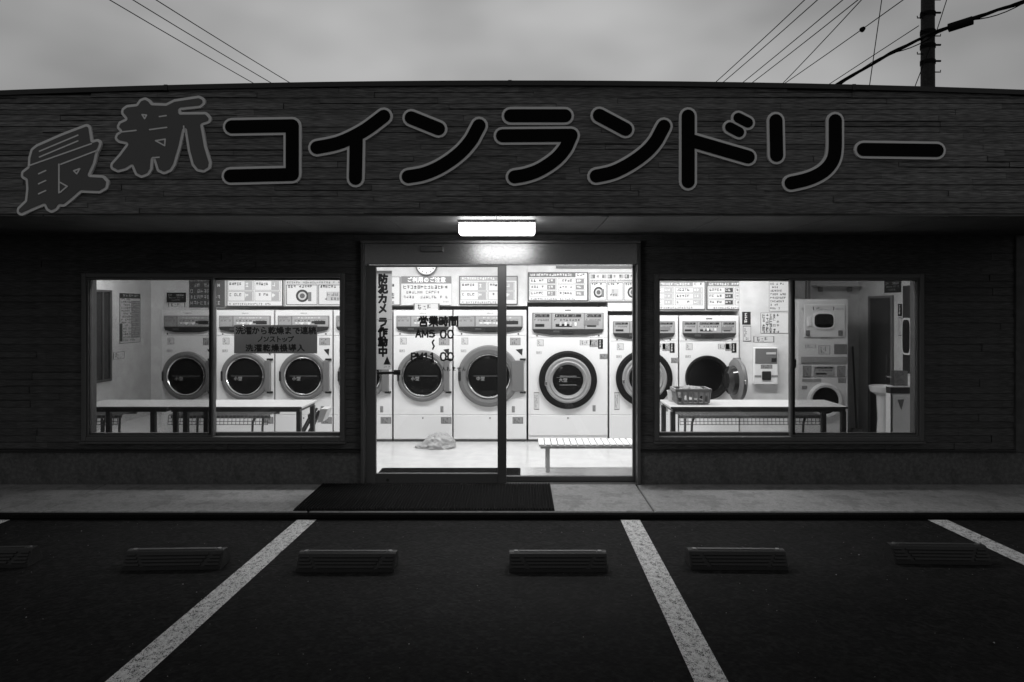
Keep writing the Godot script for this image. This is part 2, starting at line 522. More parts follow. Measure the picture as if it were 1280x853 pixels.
func make_materials() -> void:
	M.asphalt = grained(0.018, 0.88, 0.35, 0.09, 0.9, 1, 0.35)
	M.asphalt.metallic_specular = 0.3
	M.asphalt.detail_enabled = true
	M.asphalt.detail_blend_mode = BaseMaterial3D.BLEND_MODE_MUL
	M.asphalt.detail_albedo = noise_tex(0.012, 0.6, 0)
	M.paint = grained(0.72, 0.75, 0.03, 0.16, 0.55, 1)
	M.paint.albedo_texture = worn_paint()
	M.concrete = grained(0.26, 0.85, 0.93, 0.03, 1.1, 0, 0.1)
	M.concrete.detail_enabled = true
	M.concrete.detail_blend_mode = BaseMaterial3D.BLEND_MODE_MUL
	M.concrete.detail_albedo = noise_tex(0.2, 0.88, 1)
	M.concrete.detail_albedo = stains(21, 0.9)
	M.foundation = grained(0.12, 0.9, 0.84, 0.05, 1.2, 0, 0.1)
	M.joint = grained(0.12, 0.95, 0.6, 0.08, 0.3)
	M.foundation.detail_enabled = true
	M.foundation.detail_blend_mode = BaseMaterial3D.BLEND_MODE_MUL
	M.foundation.detail_albedo = stains(33, 0.9)
	M.siding = []   # four tones of the fascia stone, then four darkened for canopy shade on the wall
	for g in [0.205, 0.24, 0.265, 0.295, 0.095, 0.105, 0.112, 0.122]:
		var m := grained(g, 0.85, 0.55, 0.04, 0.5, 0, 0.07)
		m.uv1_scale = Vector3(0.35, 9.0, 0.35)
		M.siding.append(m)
	M.trim = grained(0.07, 0.7, 0.8, 0.02, 1.0)
	M.wall_core = mat(0.09, 0.9)
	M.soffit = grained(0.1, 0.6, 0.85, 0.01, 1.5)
	M.coping = mat(0.035, 0.4, 0.6)
	M.plaster = grained(0.68, 0.8, 0.93, 0.01, 1.5)
	M.ceiling = mat(0.75, 0.85)
	M.floor = grained(0.6, 0.2, 0.96, 0.01, 1.2)
	M.alu = mat(0.13, 0.42, 0.7)
	M.alu_dark = mat(0.095, 0.45, 0.2)
	M.steel = grained(0.24, 0.26, 0.9, 0.03, 0.4, 0, 0.0, 0.9)
	M.glass = StandardMaterial3D.new()
	M.glass.transparency = BaseMaterial3D.TRANSPARENCY_ALPHA
	M.glass.albedo_color = Color(0.5, 0.5, 0.5, 0.04)
	M.glass.roughness = 0.02
	M.screen = StandardMaterial3D.new()
	M.screen.transparency = BaseMaterial3D.TRANSPARENCY_ALPHA
	M.screen.albedo_color = Color(0.12, 0.12, 0.12, 0.52)
	M.screen.roughness = 0.24
	M.screen.metallic_specular = 0.1
	M.enamel = mat(0.76, 0.32)
	M.enamel_old = mat(0.66, 0.4)
	M.kick = mat(0.16, 0.6)
	M.ring_grey = mat(0.15, 0.45)
	M.ring_black = mat(0.008, 0.6)
	M.ring_black.metallic_specular = 0.25
	M.ring_mid = mat(0.26, 0.4)
	M.chrome = mat(0.72, 0.16, 1.0)
	M.port = mat(0.006, 0.08)
	M.port.metallic_specular = 0.25
	M.panel_grey = mat(0.3, 0.5)
	M.panel_mid = mat(0.2, 0.5)
	M.lip = mat(0.022, 0.5)
	M.black = mat(0.012, 0.5)
	M.white = mat(0.78, 0.5)
	M.pale = mat(0.5, 0.55)
	M.rubber = grained(0.014, 0.62, 0.6, 0.06, 0.4, 0, 0.1)
	M.rubber_top = mat(0.025, 0.55)
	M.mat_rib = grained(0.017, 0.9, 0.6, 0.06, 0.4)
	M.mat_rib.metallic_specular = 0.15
	M.table = mat(0.5, 0.4)
	M.table_frame = mat(0.06, 0.5)
	M.wire = mat(0.12, 0.4, 0.5)
	M.cable = mat(0.012, 0.85)
	M.cable.metallic_specular = 0.15
	M.pole = grained(0.035, 0.85, 0.6, 0.03, 1.0)
	M.letter_edge = mat(0.82, 0.5)
	M.letter_black = mat(0.006, 0.7)
	M.letter_black.metallic_specular = 0.15
	M.letter_grey = mat(0.12, 0.7)
	M.bag = mat(0.36, 0.3)
	M.bag.backlight_enabled = true
	M.bag.backlight = Color(0.35, 0.35, 0.35)
	M.basket = mat(0.2, 0.5)
	M.cloth = grained(0.45, 0.9, 0.4, 0.08, 0.25)
	M.dark_glass = mat(0.02, 0.12)
	M.door_dark = mat(0.035, 0.5)
	M.porcelain = mat(0.75, 0.12)

# blots and drips with edges of their own
func stains(sd: int, dark: float) -> ImageTexture:
	var im := Image.create(512, 512, false, Image.FORMAT_RGBA8)
	var a := FastNoiseLite.new()
	a.seed = sd; a.frequency = 0.009; a.fractal_octaves = 5; a.fractal_gain = 0.62
	var b := FastNoiseLite.new()
	b.seed = sd + 1; b.frequency = 0.22; b.noise_type = FastNoiseLite.TYPE_VALUE; b.fractal_octaves = 2
	for y in 512:
		for x in 512:
			var v := a.get_noise_2d(x, y)
			var g := 1.0 - (1.0 - dark) * smoothstep(0.05, 0.3, v)
			if absf(v - 0.2) < 0.006: g *= 0.97
			g *= 0.97 + 0.09 * b.get_noise_2d(x, y)
			if b.get_noise_2d(x + 700, y) > 0.66: g *= 0.75
			im.set_pixel(x, y, Color(g, g, g))
	return ImageTexture.create_from_image(im)

func worn_paint() -> ImageTexture:
	var im := Image.create(512, 512, false, Image.FORMAT_RGBA8)
	var a := FastNoiseLite.new()
	a.seed = 3; a.frequency = 0.32; a.noise_type = FastNoiseLite.TYPE_VALUE; a.fractal_octaves = 2
	var b := FastNoiseLite.new()
	b.seed = 5; b.frequency = 0.02; b.fractal_octaves = 3
	for y in 512:
		for x in 512:
			var v := a.get_noise_2d(x, y) + 0.55 * b.get_noise_2d(x, y)
			var g := 0.96 if v > -0.24 else lerpf(0.96, 0.2, clampf((-0.24 - v) * 6.0, 0.0, 1.0))
			g *= 0.93 + 0.12 * b.get_noise_2d(x * 2 + 900, y * 2)
			im.set_pixel(x, y, Color(g, g, g))
	return ImageTexture.create_from_image(im)

func make_prints() -> void:
	var im := canvas(640, 224, 0.5)
	write(im, "洗濯から乾燥まで連続", 14, 14, 58, Vector2(62, 0), 4.2, 0.0)
	write(im, "ノンストップ", 178, 88, 46, Vector2(47, 0), 3.6, 0.0)
	write(im, "洗濯乾燥機導入", 90, 152, 56, Vector2(66, 0), 4.2, 0.0)
	T.window_sign = printed(im, 0.7)
	T.window_sign.backlight_enabled = true
	T.window_sign.backlight = Color(0.4, 0.4, 0.4)
	im = canvas(96, 600, 0.7)
	frame_rect(im, 0, 296, 96, 3, 2, 0.5)
	var txt := "防犯カメラ作動中"
	for i in 8: write(im, txt[i], 12, 22 + i * 60 + (22 if i > 3 else 0), 56, Vector2.ZERO, 6.0, 0.0)
	for k in 30: fillr(im, 66 - k * 0.75, 520 + k * 1.7, k * 1.5 + 1, 2, 0.08)
	marks(im, 44, 580, 44, 10, 0.1)
	T.camera_notice = printed(im, 0.6)
	T.camera_notice.backlight_enabled = true
	T.camera_notice.backlight = Color(1, 1, 1)
	im = canvas(320, 180, 0.84)
	fillr(im, 0, 0, 320, 46, 0.5)
	write(im, "ご利用のご注意", 36, 6, 32, Vector2(36, 0), 2.6, 0.97)
	marks(im, 14, 58, 296, 22, 0.0, 1.0)
	marks(im, 14, 92, 250, 18, 0.05, 0.9)
	marks(im, 14, 122, 290, 18, 0.05, 0.9)
	marks(im, 270, 154, 36, 12, 0.4)
	T.care = printed(im)
	T.price = []
	for a in [[2, 2, 0.66, 0.66, false], [2, 3, 0.42, 0.5, true], [2, 3, 0.6, 0.7, true], [2, 3, 0.5, 0.25, true]]: T.price.append(printed(price_board(a[0], a[1], a[2], a[3], a[4])))
	T.picture = [printed(picture_board(2)), printed(picture_board(3))]
	im = text_sheet(192, 180, 0.28, 0.72, 6, 18)
	T.dark_list = printed(im)
	T.sheets = []
	for k in 4: T.sheets.append(printed(text_sheet(128, 128 if k % 2 else 180, [0.82, 0.84, 0.55, 0.84][k], [0.1, 0.05, 0.02, 0.02][k], 8 + k % 2, 13 + k)))
	im = text_sheet(96, 200, 0.75, 0.15, 16, 8)
	fillr(im, 0, 0, 96, 20, 0.15)
	marks(im, 4, 4, 88, 12, 0.85)
	fillr(im, 52, 30, 40, 150, 0.5)
	for k in 16: marks(im, 54, 34 + k * 9, 36, 6, 0.75)
	fillr(im, 0, 120, 12, 70, 0.25)
	T.chart = printed(im)
	im = canvas(96, 48, 0.05)
	marks(im, 6, 8, 84, 10, 0.85); marks(im, 6, 22, 84, 8, 0.7); marks(im, 26, 34, 44, 8, 0.7)
	T.black_label = printed(im)
	im = canvas(48, 80, 0.04)
	for k in 3: marks(im, 12, 8 + k * 22, 26, 20, 0.9, 1.0)
	T.black_tall = printed(im)
	im = canvas(192, 24, 0.4)
	marks(im, 6, 6, 180, 12, 0.9)
	T.banner = printed(im)
	T.sticker = []
	for k in 4:
		im = text_sheet(48, 48, [0.8, 0.62, 0.55, 0.8][k], [0.02, 0.25, 0.15, 0.1][k], 4, 9)
		T.sticker.append(printed(im))
	T.plate = []
	for k in 3:
		im = canvas(96, 64, [0.6, 0.64, 0.62][k])
		marks(im, 6, 5, 80, 9, 0.92 if k else 0.3, 0.9)
		fillr(im, 6, 18, 84, 2, 0.45)
		marks(im, 6, 24, 84, 9, 0.1, 0.8)
		if k == 2:
			fillr(im, 8, 4, 80, 12, 0.1); marks(im, 12, 6, 70, 8, 0.7)
			fillr(im, 10, 44, 50, 12, 0.12)
		if k == 1:
			fillr(im, 52, 30, 36, 14, 0.2); marks(im, 54, 33, 30, 7, 0.6)
			for i in 5: fillr(im, 8 + i * 9, 38, 6, 8, 0.9)
		T.plate.append(printed(im, 0.45))
	im = canvas(96, 96, 0.88)
	disc(im, 48, 48, 47, 0.95)
	for k in 12: seg(im, Vector2(48, 48) + Vector2.from_angle(TAU * k / 12) * 36, Vector2(48, 48) + Vector2.from_angle(TAU * k / 12) * 42, 1.6, 0.15)
	seg(im, Vector2(48, 48), Vector2(48, 20), 2.0, 0.1); seg(im, Vector2(48, 48), Vector2(66, 40), 2.6, 0.1)
	T.clock = printed(im)

# ------------------------------------------------------------------ ground
func ground() -> void:
	var st := S()
	quad(st, Vector3(-160, 0, 60), Vector3(160, 0, 60), Vector3(160, 0, -260), Vector3(-160, 0, -260), Vector3.UP)
	setting("ground", st, M.asphalt)
	st = S()
	# pavement slabs with real joints between them
	var dk := 5.19
	var edges := [-5.6, X(401, 6.0) - 1.9, X(404, 5.6), X(806, 5.6), 4.9]
	var o := Node3D.new()
	o.name = "pavement"
	o.set_meta("kind", "structure")
	add_child(o)
	part("bed", bx(Vector3(-5.6, 0.001, -6.02), Vector3(4.9, 0.03, -dk - 0.01)), M.joint, o)
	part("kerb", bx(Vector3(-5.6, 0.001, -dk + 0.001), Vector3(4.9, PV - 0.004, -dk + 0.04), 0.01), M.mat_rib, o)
	for i in edges.size() - 1:
		part("slab", bx(Vector3(edges[i] + 0.006, 0.002, -6.0), Vector3(edges[i + 1] - 0.006, PV, -dk), 0.008), M.concrete, o)
	for x in [[-3.93, -4.0], [-1.612, -1.71], [0.833, 0.817], [3.155, 3.3]]:
		st = S()
		var h := 0.073
		quad(st, Vector3(x[0] - h, 0.004, -5.14), Vector3(x[0] + h, 0.004, -5.14), Vector3(x[1] + h, 0.004, -2.7), Vector3(x[1] - h, 0.004, -2.7), Vector3.UP)
		var e: float = lerpf(x[0], x[1], 1.86)
		quad(st, Vector3(x[1] - h, 0.004, -2.7), Vector3(x[1] + h, 0.004, -2.7), Vector3(e + h, 0.004, -0.6), Vector3(e - h, 0.004, -0.6), Vector3.UP)
		setting("parking_line", st, M.paint)

# ------------------------------------------------------------------ building
func building() -> void:
	var root := Vector3(-0.6, 0, -DW)
	var b := thing("coin_laundry_building", "low dark-sided coin laundry with deep fascia canopy and lit windows", "building", root)
	var off := -root
	var wl := [X(105, DW), Y(550, DW), X(430, DW), Y(343, DW)]
	var wr := [X(819, DW), Y(550, DW), X(1152, DW), Y(344, DW)]
	var dr := [X(452, DW), PV, X(800, DW), Y(303, DW)]
	var base := 0.333
	var xl := -5.6
	var xr := X(1268, DW)
	var top := 2.265
	# front wall core with openings
	var st := S()
	var z0 := -6.19
	var z1 := -6.03
	for c in [[xl, wl[0]], [wl[2], dr[0]], [dr[2], wr[0]], [wr[2], xr]]: box(st, Vector3(c[0], base, z0), Vector3(c[1], 2.6, z1))
	for w in [wl, wr]:
		box(st, Vector3(w[0], base, z0), Vector3(w[2], w[1], z1))
		box(st, Vector3(w[0], w[3], z0), Vector3(w[2], 2.6, z1))
	box(st, Vector3(dr[0], dr[3], z0), Vector3(dr[2], 2.6, z1))
	var wall := part("front_wall", st, M.wall_core, b, off)
	# siding strips of the front wall
	var row := 0.062
	var y := base + 0.02
	var strip := {}
	while y < top - 0.01:
		var h := minf(row, top - y)
		var spans := [[xl, xr]]
		for w in [wl, wr, dr]:
			if y + h * 0.5 > w[1] and y + h * 0.5 < w[3]:
				var next := []
				for s in spans:
					if w[2] <= s[0] or w[0] >= s[1]: next.append(s)
					else:
						if w[0] > s[0]: next.append([s[0], w[0]])
						if w[2] < s[1]: next.append([w[2], s[1]])
				spans = next
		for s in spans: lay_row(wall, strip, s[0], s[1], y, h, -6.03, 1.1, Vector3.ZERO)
		y += row
	# foundation, flashing
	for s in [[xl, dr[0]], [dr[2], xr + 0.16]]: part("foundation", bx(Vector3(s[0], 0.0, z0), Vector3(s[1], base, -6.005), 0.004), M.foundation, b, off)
	for s in [[xl, dr[0]], [dr[2], xr]]: part("flashing", bx(Vector3(s[0], base + 0.001, -6.03), Vector3(s[1], base + 0.018, -5.985), 0.003), M.coping, b, off)
	part("corner_trim", bx(Vector3(xr, base, -6.1), Vector3(xr + 0.16, top - 0.013, -5.99), 0.004), M.trim, b, off)
	# other walls, roof, ceiling, floor
	part("side_wall", bx(Vector3(-5.6, 0, -10.05), Vector3(-5.35, 2.6, z0)), M.plaster, b, off)
	part("side_wall", bx(Vector3(4.2, 0, -10.05), Vector3(xr, 2.6, z0)), M.plaster, b, off)
	part("back_wall", bx(Vector3(-5.35, 0, -10.05), Vector3(4.2, 2.6, -9.85)), M.plaster, b, off)
	part("ceiling", bx(Vector3(-5.35, 2.52, -9.85), Vector3(4.2, 2.598, z0)), M.ceiling, b, off)
	part("roof", bx(Vector3(-5.6, 2.602, -10.05), Vector3(xr + 0.05, 2.75, -4.99)), M.coping, b, off)
	part("interior_floor", bx(Vector3(-5.35, 0.005, -9.85), Vector3(4.2, FL, z0 + 0.0)), M.floor, b, off)
	st = S()
	box(st, Vector3(dr[0] + 0.01, 0.006, z0), Vector3(dr[2] - 0.01, 0.051, -5.995), 0.004)
	part("threshold", st, M.alu, b, off)
	# inner walls: bulkhead over the machines, the wall behind them, the money-changer pier, the wash corner
	for q in [[201.0, 659.2, 1.63], [659.2, 760.8, 1.675], [760.8, 925.0, 1.572]]:
		part("bulkhead", bx(Vector3(X(q[0], DM), q[2], -8.9), Vector3(X(q[1], DM) - 0.001, 2.518, -DM - 0.06)), M.plaster, b, off)
	part("machine_back_wall", bx(Vector3(X(201, DM), FL, -9.0), Vector3(X(925, DM), 2.518, -8.903)), M.plaster, b, off)
	part("changer_pier", bx(Vector3(X(925, DM) + 0.004, FL, -8.6), Vector3(X(991, DM), 2.518, -DM - 0.02), 0.004), M.plaster, b, off)
	part("corner_back_wall", bx(Vector3(X(991, DM) + 0.003, FL, -8.6), Vector3(4.198, 2.518, -8.42)), M.plaster, b, off)
	# fascia
	var fl := -5.6
	var fr := 4.46
	var crown := func(x: float) -> float: return 3.205 - 0.0052 * x * x
	st = S()
	box(st, Vector3(fl, top, -4.985), Vector3(fr, 3.06, -DF - 0.014))
	var fascia := part("fascia", st, M.wall_core, b, off)
	# the top of the fascia follows the slightly crowned roof edge
	st = S()
	var n := 24
	for i in n:
		var a := lerpf(fl, fr, float(i) / n)
		var c := lerpf(fl, fr, float(i + 1) / n)
		var ya: float = crown.call(a)
		var yc: float = crown.call(c)
		for zz in [[-DF - 0.014, 1.0], [-4.985, -1.0]]:
			quad(st, Vector3(a, 3.06, zz[0]), Vector3(c, 3.06, zz[0]), Vector3(c, yc - 0.03, zz[0]), Vector3(a, ya - 0.03, zz[0]), Vector3(0, 0, zz[1]))
	part("fascia_crown", st, M.wall_core, fascia)
	y = top + 0.004
	row = 0.041
	while y < 3.2:
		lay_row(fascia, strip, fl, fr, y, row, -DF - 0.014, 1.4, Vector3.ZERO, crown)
		y += row
	st = S()
	for i in n:
		var a := lerpf(fl - 0.02, fr + 0.02, float(i) / n)
		var c := lerpf(fl - 0.02, fr + 0.02, float(i + 1) / n)
		var ya: float = crown.call(a)
		var yc: float = crown.call(c)
		var zf := -DF + 0.022
		var zb := -5.02
		quad(st, Vector3(a, ya - 0.034, zf), Vector3(c, yc - 0.034, zf), Vector3(c, yc, zf), Vector3(a, ya, zf), Vector3(0, 0, 1))
		quad(st, Vector3(a, ya, zf), Vector3(c, yc, zf), Vector3(c, yc, zb), Vector3(a, ya, zb), Vector3(0, 1, 0))
		quad(st, Vector3(a, ya - 0.034, zf), Vector3(c, yc - 0.034, zf), Vector3(c, yc - 0.034, zb), Vector3(a, ya - 0.034, zb), Vector3(0, -1, 0))
		quad(st, Vector3(a, ya - 0.034, zb), Vector3(c, yc - 0.034, zb), Vector3(c, yc, zb), Vector3(a, ya, zb), Vector3(0, 0, -1))
	part("coping", st, M.coping, b, off)
	for x in [X(641, DF) - 0.02, X(641, DF) + 2.4, X(641, DF) - 2.44]: part("coping_joint", bx(Vector3(x - 0.012, crown.call(x) - 0.038, -DF + 0.01), Vector3(x + 0.012, crown.call(x) + 0.002, -DF + 0.026)), M.black, b, off)
	# soffit panels
	var sx := fl
	var seams := []
	var q := -0.17
	while q > fl: q -= 0.8
	q += 0.8
	while q < fr:
		seams.append(q)
		q += 0.8
	seams.append(fr)
	for s in seams:
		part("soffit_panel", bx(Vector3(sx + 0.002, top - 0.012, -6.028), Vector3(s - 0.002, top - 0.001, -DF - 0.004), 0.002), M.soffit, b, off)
		sx = s
	part("canopy_deck", bx(Vector3(fl, top + 0.001, -6.03), Vector3(fr, top + 0.05, -4.986)), M.wall_core, b, off)
	# windows
	window(b, off, wl, X(263, DW), true)
	window(b, off, wr, X(992, DW), false)
	entrance(b, off, dr)

func lay_row(parent: Node, strips: Dictionary, x0: float, x1: float, y: float, h: float, z: float, stretch: float, off: Vector3, crown = null) -> void:
	var x := x0 - rng.randf() * 0.5 * (0.0 if x1 - x0 < 1.0 else 1.0)
	while x < x1 - 0.02:
		var l := rng.randf_range(0.42, 0.95) * stretch
		var a := maxf(x, x0)
		var c := minf(x + l, x1)
		if x1 - c < 0.12: c = x1
		var hh := h
		if crown != null: hh = minf(h, crown.call((a + c) * 0.5) - 0.03 - y)
		if hh > 0.008 and c - a > 0.02:
			var variant := rng.randi() % 5
			if not strips.has(variant):
				strips[variant] = strip_mesh(variant)
			var depth := 0.012 + 0.0022 * (rng.randi() % 5)
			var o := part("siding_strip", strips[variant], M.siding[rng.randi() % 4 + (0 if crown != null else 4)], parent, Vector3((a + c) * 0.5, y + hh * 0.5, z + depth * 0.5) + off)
			o.scale = Vector3(c - a - (0.004 if rng.randf() < 0.3 else 0.001), hh - (0.007 if rng.randf() < 0.3 else 0.0008), depth)
		x = maxf(x + l, c)

func strip_mesh(k: int) -> ArrayMesh:
	# unit strip with an uneven split-stone face
	var r := RandomNumberGenerator.new()
	r.seed = 100 + k
	var st := S()
	var n := 5
	for i in n:
		var a := -0.5 + float(i) / n
		var c := a + 1.0 / n
		var za := 0.5 - r.randf() * 0.22
		var zc := 0.5 - r.randf() * 0.22
		var y0 := -0.5
		var y1 := 0.5
		var dip := 0.03 if k < 4 else 0.3
		quad(st, Vector3(a, y0 + 0.12, za), Vector3(c, y0 + 0.12, zc), Vector3(c, y1 - 0.1, zc), Vector3(a, y1 - 0.1, za), Vector3(0, 0, 1))
		quad(st, Vector3(a, y0, za - dip), Vector3(c, y0, zc - dip), Vector3(c, y0 + 0.12, zc), Vector3(a, y0 + 0.12, za), Vector3(0, -0.5, 1))
		quad(st, Vector3(a, y1, za - dip), Vector3(c, y1, zc - dip), Vector3(c, y1 - 0.1, zc), Vector3(a, y1 - 0.1, za), Vector3(0, 0.5, 1))
		quad(st, Vector3(a, y0, -0.5), Vector3(c, y0, -0.5), Vector3(c, y0, zc - dip), Vector3(a, y0, za - dip), Vector3(0, -1, 0))
		quad(st, Vector3(a, y1, -0.5), Vector3(c, y1, -0.5), Vector3(c, y1, zc - dip), Vector3(a, y1, za - dip), Vector3(0, 1, 0))
	for s in [-0.5, 0.5]: quad(st, Vector3(s, -0.5, -0.5), Vector3(s, 0.5, -0.5), Vector3(s, 0.5, 0.2), Vector3(s, -0.5, 0.2), Vector3(s, 0, 0))
	st.generate_normals()
	return st.commit()

func window(b: Node, off: Vector3, w: Array, mid: float, screen_first: bool) -> void:
	var o := Node3D.new()
	o.name = "window"
	b.add_child(o, true)
	o.position = off
	var st := S()
	ring_rect(st, w[0] - 0.01, w[1] - 0.01, w[2] + 0.01, w[3] + 0.01, 0.04, -6.1, -5.985, 0.004)
	part("frame", st, M.alu_dark, o)
	part("sill", bx(Vector3(w[0] - 0.02, w[1] - 0.03, -6.02), Vector3(w[2] + 0.02, w[1] - 0.0105, -5.97), 0.004), M.alu_dark, o)
	var i := 0.031
	var halves := [[w[0] + i, mid + 0.03, -6.033], [mid - 0.03, w[2] - i, -6.074]]
	if not screen_first: halves = [[w[0] + i, mid + 0.03, -6.074], [mid - 0.03, w[2] - i, -6.033]]
	for k in 2:
		var h: Array = halves[k]
		var y0: float = w[1] + i
		var y1: float = w[3] - i
		st = S()
		box(st, Vector3(h[0], y0, h[2] - 0.02), Vector3(h[0] + 0.045 if k == 1 else h[0] + 0.02, y1, h[2] + 0.02), 0.003)
		box(st, Vector3(h[1] - (0.045 if k == 0 else 0.02), y0, h[2] - 0.02), Vector3(h[1], y1, h[2] + 0.02), 0.003)
		var l := 0.045 if k == 1 else 0.02
		var r := 0.045 if k == 0 else 0.02
		box(st, Vector3(h[0] + l, y0, h[2] - 0.02), Vector3(h[1] - r, y0 + 0.028, h[2] + 0.02), 0.003)
		box(st, Vector3(h[0] + l, y1 - 0.02, h[2] - 0.02), Vector3(h[1] - r, y1, h[2] + 0.02), 0.003)
		part("sash", st, M.alu_dark, o)
		part("glass_pane", bx(Vector3(h[0] + l, y0 + 0.028, h[2] - 0.003), Vector3(h[1] - r, y1 - 0.02, h[2] + 0.003)), M.glass, o)
	part("latch", bx(Vector3(mid - 0.012, Y(460, DW), -6.013), Vector3(mid + 0.02, Y(449, DW), -5.998), 0.004), M.black, o)
	# insect screen on the outer track of one half
	var s0: float = w[0] + i if screen_first else mid - 0.028
	var s1: float = mid + 0.028 if screen_first else w[2] - i
	st = S()
	ring_rect(st, s0, w[1] + i, s1, w[3] - i, 0.016, -6.0115, -5.999, 0.002)
	part("screen_frame", st, M.alu_dark, o)
	st = S()
	quad(st, Vector3(s0 + 0.016, w[1] + i + 0.016, -6.005), Vector3(s1 - 0.016, w[1] + i + 0.016, -6.005), Vector3(s1 - 0.016, w[3] - i - 0.016, -6.005), Vector3(s0 + 0.016, w[3] - i - 0.016, -6.005), Vector3(0, 0, 1))
	part("insect_screen", st, M.screen, o)

func entrance(b: Node, off: Vector3, d: Array) -> void:
	var o := Node3D.new()
	o.name = "entrance"
	b.add_child(o, true)
	o.position = off
	var y0 := 0.0515
	var hy := Y(331, DW)
	part("header", bx(Vector3(d[0] + 0.03, hy, -6.17), Vector3(d[2] - 0.03, d[3] - 0.012, -5.975), 0.004), M.steel, o)
	part("top_trim", bx(Vector3(d[0], d[3] - 0.0115, -6.17), Vector3(d[2], d[3] + 0.012, -5.965), 0.003), M.steel, o)
	part("jamb", bx(Vector3(d[0], y0, -6.17), Vector3(d[0] + 0.03, d[3] - 0.012, -5.97), 0.004), M.alu_dark, o)
	part("jamb", bx(Vector3(d[2] - 0.03, y0, -6.17), Vector3(d[2], d[3] - 0.012, -5.97), 0.004), M.alu_dark, o)
	part("sensor", bx(Vector3(X(525, 5.95), Y(315, 5.95), -5.975), Vector3(X(553, 5.95), Y(308, 5.95), -5.935), 0.006), M.alu, o)
	# sliding leaf
	var l0: float = d[0] + 0.034
	var l1 := X(633, DW)
	var zc := -6.04
	var g0 := X(470, 6.03)
	var g1 := X(622, 6.03)
	var gy0 := Y(592, 6.03)
	var gy1 := Y(334, 6.03)
	part("stile", bx(Vector3(l0, y0, zc - 0.02), Vector3(g0, hy - 0.004, zc + 0.02), 0.003), M.alu_dark, o)
	part("stile", bx(Vector3(g1, y0, zc - 0.02), Vector3(l1, hy - 0.004, zc + 0.02), 0.003), M.alu, o)
	part("rail", bx(Vector3(g0, y0, zc - 0.02), Vector3(g1, gy0, zc + 0.02), 0.003), M.alu, o)
	part("rail", bx(Vector3(g0, gy1, zc - 0.02), Vector3(g1, hy - 0.004, zc + 0.02), 0.003), M.alu, o)
	part("glass_pane", bx(Vector3(g0, gy0, zc - 0.004), Vector3(g1, gy1, zc + 0.004)), M.glass, o)
	var st := S()
	lathe(st, [Vector2(0.014, 0.0), Vector2(0.014, 0.006), Vector2(0.0, 0.008)], Vector3(X(484, 6.0), Y(601, 6.0), zc + 0.02), 14)
	part("lock", st, M.black, o)
	st = S()
	tube(st, [Vector3(X(471, 6.0), Y(467, 6.0), zc + 0.03), Vector3(X(500, 6.0), Y(466, 6.0), zc + 0.03)], 0.012)
	box(st, Vector3(X(492, 6.0), Y(469, 6.0), zc + 0.005), Vector3(X(500, 6.0), Y(463, 6.0), zc + 0.03))
	part("door_handle", st, M.black, o)
	# fixed light
	var f0 := l1 + 0.002
	var f1: float = d[2] - 0.032
	var zf := -6.1
	var fy0 := Y(595, 6.1)
	var fy1 := hy - 0.001
	part("rail", bx(Vector3(f0 - 0.06, y0, zf - 0.02), Vector3(f1, fy0, zf + 0.02), 0.003), M.alu, o)
	part("stile", bx(Vector3(f1 - 0.02, fy0, zf - 0.02), Vector3(f1, fy1, zf + 0.02), 0.003), M.alu_dark, o)
	part("glass_pane", bx(Vector3(f0 - 0.06, fy0, zf - 0.004), Vector3(f1 - 0.02, fy1, zf + 0.004)), M.glass, o)
	# opening hours in black vinyl on the sliding glass
	var zt := zc + 0.0045
	st = S()
	vinyl(st, "営業時間", 523.5, 395.5, 12.5, 12.6, 1.15, zt)
	vinyl(st, "AM5", 518.5, 412.5, 9.6, 8.4, 1.05, zt)
	vinyl(st, ":", 539.5, 414.0, 8.0, 8.0, 0.8, zt)
	vinyl(st, "00", 549.0, 412.5, 11.0, 9.0, 1.1, zt)
	vinyl(st, "~", 536.0, 425.0, 12.0, 8.0, 1.0, zt)
	vinyl(st, "PM11", 512.5, 441.0, 9.6, 7.8, 1.05, zt)
	vinyl(st, "00", 549.0, 440.5, 11.0, 9.0, 1.1, zt)
	vinyl(st, "入れません", 552.0, 458.5, 5.4, 6.4, 0.4, zt)
	part("opening_hours", st, M.black, o)

func vinyl(st: SurfaceTool, text: String, px: float, py: float, size: float, step: float, r: float, z: float) -> void:
	var d := -z
	var k := d / F
	var i := 0
	for c in text:
		for l in lines_of(c):
			var line := PackedVector2Array()
			for p in l: line.append(Vector2(X(px + step * i + p.x * size * 0.92, d), Y(py + p.y * size, d)))
			stroke(st, line, r * k, z, z + 0.0006 + 0.00005 * (st.get_meta("n", 0) % 12))
			st.set_meta("n", st.get_meta("n", 0) + 1)
		i += 1

